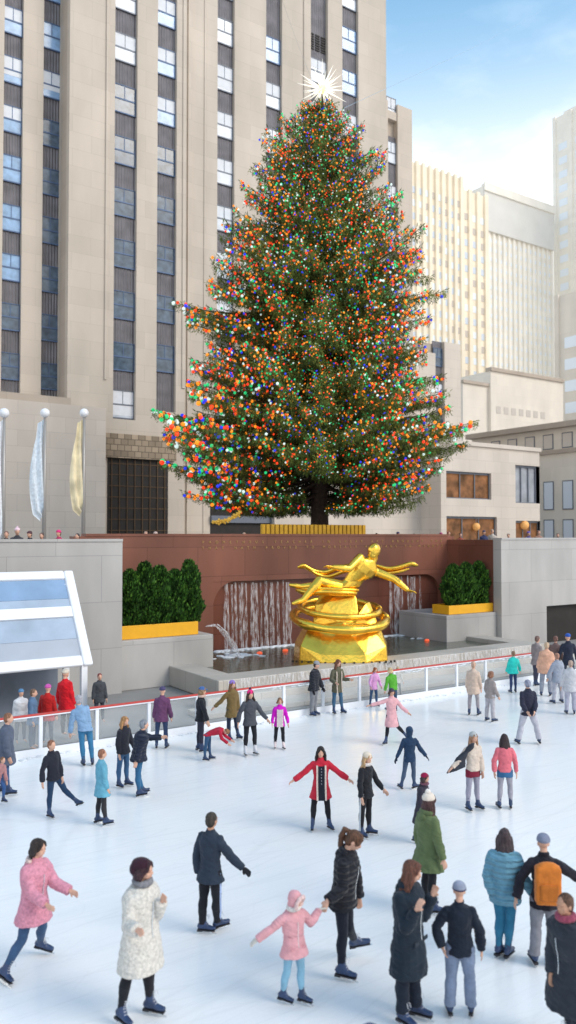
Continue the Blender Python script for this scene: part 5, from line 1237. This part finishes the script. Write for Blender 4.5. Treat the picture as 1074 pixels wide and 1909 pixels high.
P(858,1893,235,172,'boy seen from behind in a black jacket, striped grey beanie and grey blue jeans', tc=(.014,.020,.034), bc=(.20,.25,.36), hat='beanie', hatc=(.28,.31,.40), hemL=.06, flare=.01, loose=.7, extra='hatband',
  la=((-.55,-.80,.0),(.30,-.9,.3)), ra=((.38,-.95,.0),(.10,-1,.0)), rl=((.10,-1,.0),(.05,-1,.0)), ll=((-.08,-1,.0),(-.06,-1,.05)))
P(942,1785,228,160,'woman from behind in a pale blue puffer and teal leggings with long dark hair', tc=(.15,.33,.44), puff=True, bc=(.03,.16,.27), hair='long', hc=(.06,.04,.045), hemL=.10, flare=.0, bulk=1.22, gloves=(.15,.3,.4),
  la=((-.30,-.95,.1),(.25,-1,.3)), ra=((.30,-.9,.0),(.50,-.75,.1)), rl=((-.05,-1,.05),(-.10,-1,.0),(.5,-.05,-.6)), ll=((.04,-1,.05),(-.06,-1,.0),(.6,-.05,-.5)))
bp_, Jb = P(1016,1800,232,175,'person from behind in a black jacket, arms spread, wearing an orange backpack', tc=(.020,.018,.026), bc=(.22,.22,.25), hat='beanie', hatc=(.20,.22,.30), hemL=.08, loose=.6,
  la=((-.62,-.75,.1),(-.30,-.92,.3)), ra=((.75,-.55,.0),(.92,-.35,.1)), rl=((.05,-1,.0),(.03,-1,.0)), ll=((-.08,-1,.0),(-.05,-1,.0)))
def backpack(root, J, col, label, k=1.0):
    h = J['h']; c = J['P']+J['sp']*.155*h-J['f2']*.135*h; loc = root.matrix_basis @ c if False else Matrix.Rotation(-PSI, 4, 'Z') @ c + root.location
    t = empty('backpack', loc, label, 'backpack', None, -PSI); s, f, u = J['s2'], J['f2'], J['sp']; m = MB()
    m.obox(-u*.01*h, s*.078*h*k, f*.050*h, u*.115*h*k); m.ell(u*.105*h*k, s*.070*h*k, f*.045*h, u*.030*h*k, 14, 10); solid(m, 'bag', fabric(col), t, .016, 14, .010, 8)
    m = MB(); m.obox(-f*.050*h-u*.055*h, s*.058*h*k, f*.018*h, u*.050*h*k); solid(m, 'pocket', fabric(tuple(x*.8 for x in col)), t, .014, 7)
    for sg in (-1,1):
        m = MB(); m.tube([u*.10*h+s*sg*.04*h+f*.03*h, u*.145*h+s*sg*.055*h+f*.10*h, u*.12*h+s*sg*.062*h+f*.225*h, u*.0*h+s*sg*.075*h+f*.215*h, -u*.06*h+s*sg*.08*h+f*.06*h], .008*h, 8); m.build('strap', fabric((.03,.03,.035)), t, True)
backpack(bp_, Jb, (.60,.18,.03), 'bright orange backpack worn over the black jacket near the right edge', 1.3)
P(1066,1965,286,-60,'large figure in a dark charcoal coat, cut by the right edge of the picture', top='coat', tc=(.030,.036,.048), bc=(.02,.025,.04), hair='short', hc=(.10,.05,.03), hemL=.26, flare=.03, bulk=1.5, skin=M['skin_d'], la=((.3,-.95,.1),(.1,-1,.2)), ra=((-.3,-.95,.2),(-.1,-1,.3)), scarf=(.28,.06,.10))
P(680,2170,408,15,'head of a person in a round navy beanie at the bottom edge of the picture', tc=NAVY, bc=BLACK, hat='beanie', hatc=(.02,.045,.13), dist=6.3)
# ---- centre
P(598,1546,150,4,'woman facing the camera in an open red coat over black, arms spread wide', tc=(.50,.022,.045), bc=(.014,.014,.018), hair='long', hc=(.020,.015,.015), hemL=.16, flare=.045, open_=(.62,.52,.46), shirt=(.014,.016,.026), bulk=1.02,
  la=((.72,-.60,.1),(.85,-.52,.2)), ra=((-.72,-.66,.1),(-.85,-.55,.15)), ll=((.14,-1,.1),(.10,-1,-.05),(.45,-.35,.9)), rl=((-.16,-1,.15),(-.06,-1,-.10),(-.1,-.35,.95)), look=2, pitch=6, curl=.6)
P(682,1558,150,48,'woman with long blond hair in a cream beanie, black jacket and striped black leggings', tc=(.016,.017,.022), bc=(.014,.014,.018), stripe=(.55,.58,.62), hair='long', hc=(.50,.32,.17), hat='beanie', hatc=(.72,.62,.50), hemL=.07, scarf=(.62,.58,.55), sleeve=(.5,.5,.52),
  ra=((-.12,-1,.25),(.12,-.9,.4)), la=((.45,-.85,.0),(.62,-.75,.1)), rl=((-.08,-1,.1),(-.04,-1,.0)), ll=((.04,-1,.0),(.0,-1,.05),(.95,-.08,.3)), pitch=8)
P(786,1572,126,60,'person in a burgundy beanie and long dark navy coat, half hidden behind the green parka', top='coat', tc=(.035,.032,.050), bc=BLACK, hair='bob', hc=(.05,.03,.03), hat='beanie', hatc=(.30,.012,.06), hemL=.26, flare=.04, scarf=(.16,.07,.10), bulk=1.1)
P(798,1702,213,120,'person from behind in an olive green parka and cream pompom beanie', top='coat', tc=(.115,.155,.070), bc=BLACK, hair='long', hc=(.07,.03,.03), hat='pom', hatc=(.68,.60,.52), pom=(.80,.74,.68), hemL=.16, flare=.05, bulk=1.15, hood='down',
  ra=((.15,-1,.2),(.25,-.9,.2)), la=((-.15,-1,-.2),(.15,-1,.0)), rl=((.03,-1,.0),(.0,-1,.0),(.9,-.2,.1)), ll=((.10,-1,-.1),(-.02,-1,-.1),(.9,-.2,.1)))
P(764,1472,112,188,'child from behind in a hooded navy jacket with both arms held out low', tc=(.020,.045,.095), bc=(.06,.09,.15), hood='up', hemL=.08, flare=.012,
  la=((-.40,-.9,.0),(-.42,-.9,.1)), ra=((.50,-.8,.0),(.60,-.75,.1)), rl=((.08,-1,.0),(.03,-1,-.05),(.8,-.1,-.4)), ll=((-.18,-1,.05),(-.22,-1,.0),(-.4,-.1,-.8)), gloves=NAVY)
r0, J0 = P(882,1510,140,25,'woman in a cream sweater, grey beanie and burgundy shorts with grey leggings', top='sweater', tc=(.62,.52,.44), bc=(.30,.29,.36), skirt=((.20,.018,.040),.10), hair='long', hc=(.36,.20,.12), hat='beanie', hatc=(.40,.42,.42), hemL=.02, flare=.0,
  ra=((-.55,-.75,.2),(-.75,-.6,.2)), la=((.2,-1,.1),(.05,-.95,.3)), rl=((-.05,-1,.0),(-.08,-1,.0)), ll=((.05,-1,.0),(.05,-1,.0)))
c = at_d(862,1408, r0.location.dot(FW)-.15); m = MB(); 
pts = [at_d(x,y,r0.location.dot(FW)-.12)-c for x,y in ((880,1386),(874,1398),(862,1408),(856,1420),(850,1436))]
rings = [(p, RT*w_+ZU*w_*.35, FW*.05) for p, w_ in zip(pts, (.06,.10,.12,.13,.20))]; m.loft(rings, 12)
o = solid(m, 'shawl', fabric((.035,.04,.055)), None, .02, 3, .02, 8); o.location = c; tag(o, 'dark shawl streaming left from the woman in burgundy shorts', 'shawl')
P(942,1508,134,178,'woman from behind with long black hair, pink red jacket, blue shorts and grey leggings', tc=(.68,.16,.20), bc=(.32,.31,.36), skirt=((.04,.13,.27),.10), hair='long', hc=(.035,.020,.022), hemL=.03, flare=.0, la=((-.35,-.95,.0),(-.02,-1,.2)), ra=((.30,-.95,.0),(.05,-1,.2)), rl=((.08,-1,.0),(.03,-1,.0)), ll=((-.08,-1,.0),(-.05,-1,.0)))
P(730,1388,102,20,'girl in a long pale pink coat and dark cap skating with arms spread', top='coat', tc=(.68,.37,.40), bc=BLACK, hair='bob', hc=(.10,.05,.04), hat='cap', hatc=(.05,.05,.09), hemL=.22, flare=.04,
  ra=((-.92,-.32,.1),(-.98,-.18,.1)), la=((.55,-.75,.1),(.75,-.6,.1)), rl=((-.12,-1,.0),(-.12,-1,.0),(-.5,-.1,.7)), ll=((.30,-.9,-.1),(.65,-.70,-.3),(.3,-.5,.4)))
# ---- standing by the barrier
G2 = 'people standing along the rink barrier'
P(585,1335,100,60,'man in a black puffer jacket, grey beanie and grey jeans standing by the barrier', G2, tc=(.022,.025,.035), puff=True, bc=(.20,.21,.23), hat='beanie', hatc=(.30,.31,.33), hair='short', hc=(.05,.03,.02), hemL=.07, bulk=1.08, gloves=BLACK, loose=.5, look=75, pitch=14)
P(629,1331,99,25,'woman with brown hair in an olive fur hooded parka standing by the barrier', G2, tc=(.11,.105,.070), bc=(.045,.11,.19), hair='long', hc=(.17,.065,.035), hemL=.14, hood='down', fur=(.50,.42,.36), open_=(.50,.42,.36),
  la=((.2,-.95,.2),(.70,.05,.5)), ra=((-.2,-.95,.2),(.5,-.2,.8)), look=40, pitch=8, ll=((.10,-1,.1),(.10,-1,.0),(.6,-.1,.6)))
P(697,1318,72,30,'red haired child in a lilac pink jacket and jeans by the barrier', G2, tc=(.68,.33,.60), bc=JEAN, hair='bob', hc=(.34,.10,.035), hemL=.09, la=((.3,-.95,.2),(.2,-.6,.6)), ra=((-.3,-.95,.2),(.1,-.7,.6)))
P(733,1326,80,200,'blond person in a bright green top behind the girl in pale pink', G2, tc=(.10,.38,.04), bc=(.04,.08,.14), hair='bob', hc=(.62,.45,.25), hemL=.05, lean=(-.18,1,.1), ll=((-.15,-1,.1),(-.2,-1,0)))
rb_, Jb2 = P(741,1300,56,150,'person in a white jacket with a dark bag, just behind the blond person in green', G2, tc=(.70,.66,.58), bc=BLACK, hair='bob', hc=(.55,.40,.25), hemL=.06)
P(521,1396,93,8,'girl in a magenta jacket, black leggings and white skates facing the camera', tc=(.60,.012,.50), bc=BLACK, hair='bob', hc=(.30,.15,.08), hemL=.09, open_=(.65,.55,.55), shirt=(.55,.5,.5), skcol=mat('white_skate', (.75,.62,.62), .5), stripe=(.6,.6,.65))
P(466,1408,118,22,'woman in a dark grey jacket and hot pink beanie skating with her left arm out', tc=(.065,.070,.085), bc=BLACK, hair='long', hc=(.05,.025,.02), hat='pom', hatc=(.72,.03,.20), pom=(.04,.03,.05), hemL=.07, bulk=1.05,
  la=((.50,-.80,.0),(.65,-.72,.1)), ra=((-.45,-.85,.1),(-.1,-.9,.4)), rl=((-.06,-1,.0),(-.05,-1,.0)), ll=((.12,-1,.0),(.02,-1,.0)), skcol=mat('grey_skate', (.55,.56,.60), .5))
P(432,1380,108,40,'woman with long brown hair in a mustard brown coat and purple beanie', tc=(.17,.115,.045), bc=(.02,.03,.06), hair='long', hc=(.22,.10,.045), hat='beanie', hatc=(.26,.17,.50), hemL=.15, flare=.03, ra=((-.60,-.70,.1),(-.70,-.6,.1)), la=((.2,-1,.1),(.1,-1,.1)), rl=((-.05,-1,0),(.05,-1,-.1)), ll=((.15,-1,0),(.15,-1,0)))
P(374,1402,118,100,'person in black with a blue cap standing behind the bending child', tc=(.016,.018,.024), bc=(.03,.03,.05), hair='bob', hc=(.30,.18,.10), hat='cap', hatc=(.06,.13,.32), hemL=.06, la=((.2,-1,.2),(.1,-1,.2)), ra=((.35,-.9,.2),(.3,-.9,.2)), scarf=(.60,.42,.36))
P(388,1418,90,80,'child in a red jacket and jeans bending forward with head low to the right', tc=(.42,.018,.045), bc=(.035,.085,.17), hair='short', hc=(.28,.14,.07), hemL=.03, lean=(.93,.30,.1), neck=(.95,-.12,.1), pitch=45, look=85,
  la=((.55,-.8,.0),(.8,-.5,.1)), ra=((.4,-.9,.2),(.75,-.5,.2)), ll=((.05,-1,.1),(.1,-1,-.05)), rl=((-.15,-1,.1),(-.1,-1,-.1)))
# ---- left middle
P(301,1396,112,178,'person from behind in a plum purple jacket and dark jeans near the barrier', tc=(.13,.05,.12), bc=(.03,.05,.11), hat='beanie', hatc=(.07,.06,.14), hemL=.09, bulk=1.05)
P(258,1486,140,120,'person in a dark navy puffer and blue jeans leaning on the blond skater', tc=(.018,.025,.048), puff=True, bc=(.03,.12,.24), hair='short', hc=(.22,.24,.28), hemL=.06, bulk=1.15, lean=(.16,1,0), la=((.8,-.25,.1),(.9,.1,.1)), ra=((-.35,-.9,.1),(-.2,-.9,.2)), ll=((.08,-1,.1),(.22,-1,-.1)), rl=((-.10,-1,0),(.05,-1,-.1)))
P(230,1468,128,60,'skater with ginger blond hair and a black top beside the navy puffer', tc=(.020,.022,.032), bc=(.04,.10,.20), hair='long', hc=(.42,.22,.09), hemL=.05, la=((.3,-.9,.1),(.5,-.7,.2)), rl=((-.12,-1,0),(-.05,-1,-.1)))
P(100,1522,138,60,'skater in a black top and navy jeans pushing off with the right leg trailing', tc=(.018,.020,.032), bc=(.020,.045,.10), hair='short', hc=(.28,.12,.07), hemL=.05, lean=(-.12,1,.05), rl=((-.04,-1,.05),(-.05,-1,0)), ll=((.45,-.9,-.1),(.65,-.7,-.2),(.7,-.4,.2)), ra=((-.3,-.95,.1),(.1,-1,.2)), la=((.3,-.9,.1),(.2,-.95,.1)))
P(190,1538,136,120,'child in a light blue coat and black leggings skating away to the right', top='coat', tc=(.12,.34,.46), bc=(.03,.03,.035), hair='short', hc=(.30,.13,.08), hemL=.15, flare=.03, bulk=1.08, lean=(-.05,1,.0), rl=((.05,-1,0),(.10,-1,0)), ll=((-.10,-1,0),(-.12,-1,0)))
P(10,1482,148,100,'person in a slate grey coat cut by the left edge of the picture', top='coat', tc=(.09,.11,.16), bc=(.06,.10,.20), hair='short', hc=(.25,.12,.07), hemL=.16, flare=.03, bulk=1.25)
P(158,1428,130,200,'person in a light blue jacket and jeans bending left behind the light blue coat', tc=(.22,.36,.55), bc=(.04,.17,.32), hair='short', hc=(.4,.4,.45), hemL=.04, lean=(-.25,1,.1), ll=((.05,-1,0),(.10,-1,0)), rl=((.15,-1,0),(.10,-1,0)))
P(-6,1500,90,60,'child in blue trousers crouching at the left edge of the picture', tc=(.40,.20,.20), bc=(.04,.10,.26), hair='short', hc=(.2,.1,.06), lean=(.4,1,.2), ll=((.5,-.7,.2),(-.1,-1,0)))
# ---- behind the barrier at the left
G3 = 'people waiting behind the rink barrier'
P(88,1392,112,170,'person in a dark red jacket with a magenta hat behind the barrier at the left', G3, tc=(.42,.015,.015), bc=(.03,.05,.09), hat='beanie', hatc=(.55,.10,.38), bulk=1.15, skates=False, Y=None)
P(124,1378,126,150,'person in a bright red jacket and cream beanie behind the barrier at the left', G3, tc=(.60,.012,.022), bc=(.025,.02,.025), hat='beanie', hatc=(.58,.52,.44), bulk=1.2, skates=False, lean=(-.1,1,0))
P(38,1388,100,40,'person in a pale grey white jacket behind the barrier near the left edge', G3, tc=(.62,.62,.64), bc=(.10,.12,.16), hat='beanie', hatc=(.10,.24,.42), bulk=1.35, skates=False)
P(60,1400,112,90,'person in steel blue behind the barrier beside the pale jacket', G3, tc=(.10,.17,.28), bc=(.07,.10,.16), hair='short', hc=(.2,.12,.08), skates=False)
P(185,1350,92,30,'person in a charcoal jacket on the walkway right of the red jackets', G3, tc=(.06,.065,.075), bc=(.05,.06,.08), hair='short', hc=(.25,.07,.06), skates=False)
# ---- right middle
P(883,1334,98,150,'woman in a beige coat near the right barrier, legs apart', top='coat', tc=(.60,.46,.37), bc=(.34,.31,.33), hair='short', hc=(.60,.38,.28), hemL=.14, flare=.02, bulk=1.1, rl=((.12,-1,0),(.05,-1,0)), ll=((-.10,-1,0),(-.05,-1,0)))
P(914,1346,92,120,'person in a grey brown jacket and pale trousers beside the beige coat', tc=(.30,.26,.25), bc=(.42,.40,.43), hair='bob', hc=(.26,.12,.07), hemL=.06, loose=.5)
P(957,1292,76,190,'person in a bright turquoise jacket standing at the right barrier', G2, tc=(.03,.55,.48), bc=(.03,.05,.13), hair='short', hc=(.25,.15,.09), hemL=.07, bulk=1.25)
P(985,1388,118,185,'skater from behind in a navy vest and pale grey trousers with legs wide apart', tc=(.028,.030,.052), bc=(.44,.44,.50), hair='short', hc=(.25,.27,.36), hemL=.07, loose=.7, ll=((-.28,-1,0),(-.18,-1,0)), rl=((.34,-1,0),(.22,-1,0)), la=((-.1,-1,.3),(.3,-.6,.6)), ra=((.1,-1,.3),(-.3,-.6,.6)))
P(1018,1298,98,160,'person in a peach jacket among the crowd at the right edge', G2, tc=(.68,.38,.26), bc=(.28,.30,.36), hair='short', hc=(.6,.42,.28), bulk=1.3, loose=.5)
P(1040,1312,92,200,'person in a grey blue jacket and grey trousers among the crowd at the right edge', G2, tc=(.30,.33,.40), bc=(.40,.40,.46), hair='short', hc=(.4,.2,.14), loose=.5, bulk=1.2)
P(1064,1332,98,170,'person in a pale grey jacket at the right edge of the picture', tc=(.50,.50,.53), bc=(.38,.38,.46), hair='short', hc=(.45,.32,.26), loose=.5, bulk=1.2)
P(1000,1280,92,120,'person in a taupe jacket behind the peach jacket at the right', G2, tc=(.26,.22,.22), bc=(.06,.06,.09), hair='short', hc=(.2,.12,.1))
P(1060,1282,98,170,'person in a royal blue hat at the back of the right edge crowd', G2, tc=(.025,.03,.05), bc=(.05,.06,.09), hat='beanie', hatc=(.03,.10,.42))
P(1036,1278,90,150,'person in a brown jacket at the back of the right edge crowd', G2, tc=(.20,.13,.12), bc=(.05,.05,.07), hair='short', hc=(.2,.1,.08))
# ---- spectators on the plaza above the walls
G4 = 'spectators looking over the plaza wall'
specs = [(32,986,27.9,(.05,.05,.06),'pom',(.75,.55,.62),'spectator in a pale pink and white hat above the left grey wall'),(12,992,28.2,(.10,.08,.08),None,(.2,.1,.08),'spectator in brown at the far left above the grey wall'),
 (56,992,28.0,(.03,.03,.04),'beanie',(.10,.05,.06),'spectator in black beside the pink and white hat'),(78,995,28.3,(.05,.04,.05),None,(.1,.06,.05),'spectator in black left of the magenta hat'),(110,990,27.9,(.45,.05,.13),'beanie',(.62,.04,.18),'spectator in a magenta red hat above the left grey wall'),
 (145,996,28.4,(.05,.05,.06),None,(.06,.04,.04),'spectator in dark grey right of the magenta hat'),(272,992,31.5,(.45,.30,.28),None,(.5,.32,.25),'spectator with sandy hair above the left end of the red wall'),(290,993,31.6,(.4,.3,.3),'beanie',(.55,.42,.38),'spectator in a beige beanie above the left end of the red wall'),
 (455,994,31.6,(.30,.28,.27),None,(.5,.35,.28),'spectator with fair hair left of the gilded fence'),(702,995,31.8,(.05,.05,.08),None,(.03,.03,.05),'dark haired spectator right of the gilded fence'),(742,993,31.9,(.03,.03,.10),'beanie',(.03,.03,.12),'spectator in a navy beanie above the red wall'),
 (772,996,32.0,(.4,.1,.12),None,(.06,.04,.04),'spectator in dark red above the red wall'),(822,994,32.1,(.35,.06,.12),'beanie',(.42,.08,.20),'spectator in a raspberry beanie above the red wall'),(836,992,32.2,(.5,.2,.25),None,(.35,.12,.10),'red haired spectator in rose above the red wall'),
 (858,995,32.2,(.3,.08,.06),None,(.1,.05,.04),'spectator in rust red near the right end of the red wall'),(902,990,32.4,(.04,.05,.12),'beanie',(.08,.08,.14),'spectator in navy at the right end of the red wall'),
 (918,988,32.6,(.55,.50,.45),None,(.5,.4,.3),'spectator in cream beside the navy spectator'),(948,996,29.0,(.05,.05,.06),None,(.06,.04,.03),'spectator in black above the right grey wall near its corner'),(985,992,29.2,(.10,.08,.25),'beanie',(.18,.12,.40),'spectator in a violet beanie above the right grey wall'),
 (1004,990,29.3,(.35,.2,.15),None,(.25,.12,.08),'brown haired spectator beside the violet beanie'),(1040,995,29.3,(.04,.05,.09),None,(.05,.04,.04),'spectator in navy above the right grey wall near the picture edge')]
for px, pyh, d_, tc_, ht_, hc_, lb in specs:
    YY = GY+.95 if d_ > 31 else WY+1.0
    q_ = on_y(px, pyh, YY); d_ = q_.dot(FW); top_ = q_.z; hh = top_-PW
    r_, _ = P(px, 998, hh*FPX/d_, random.choice((-20,0,15,30)), lb, G4, tc=tc_, bc=(.04,.04,.05), hair='short', hc=hc_ if not ht_ else (.08,.05,.04), hat=ht_, hatc=hc_ if ht_ else None, dist=d_, z0=PW, skates=False, bulk=1.1)
    # bring the head to the measured line
print('people', round(_t.time()-_t0,1))

bpy.data.scenes.remove(WORK)
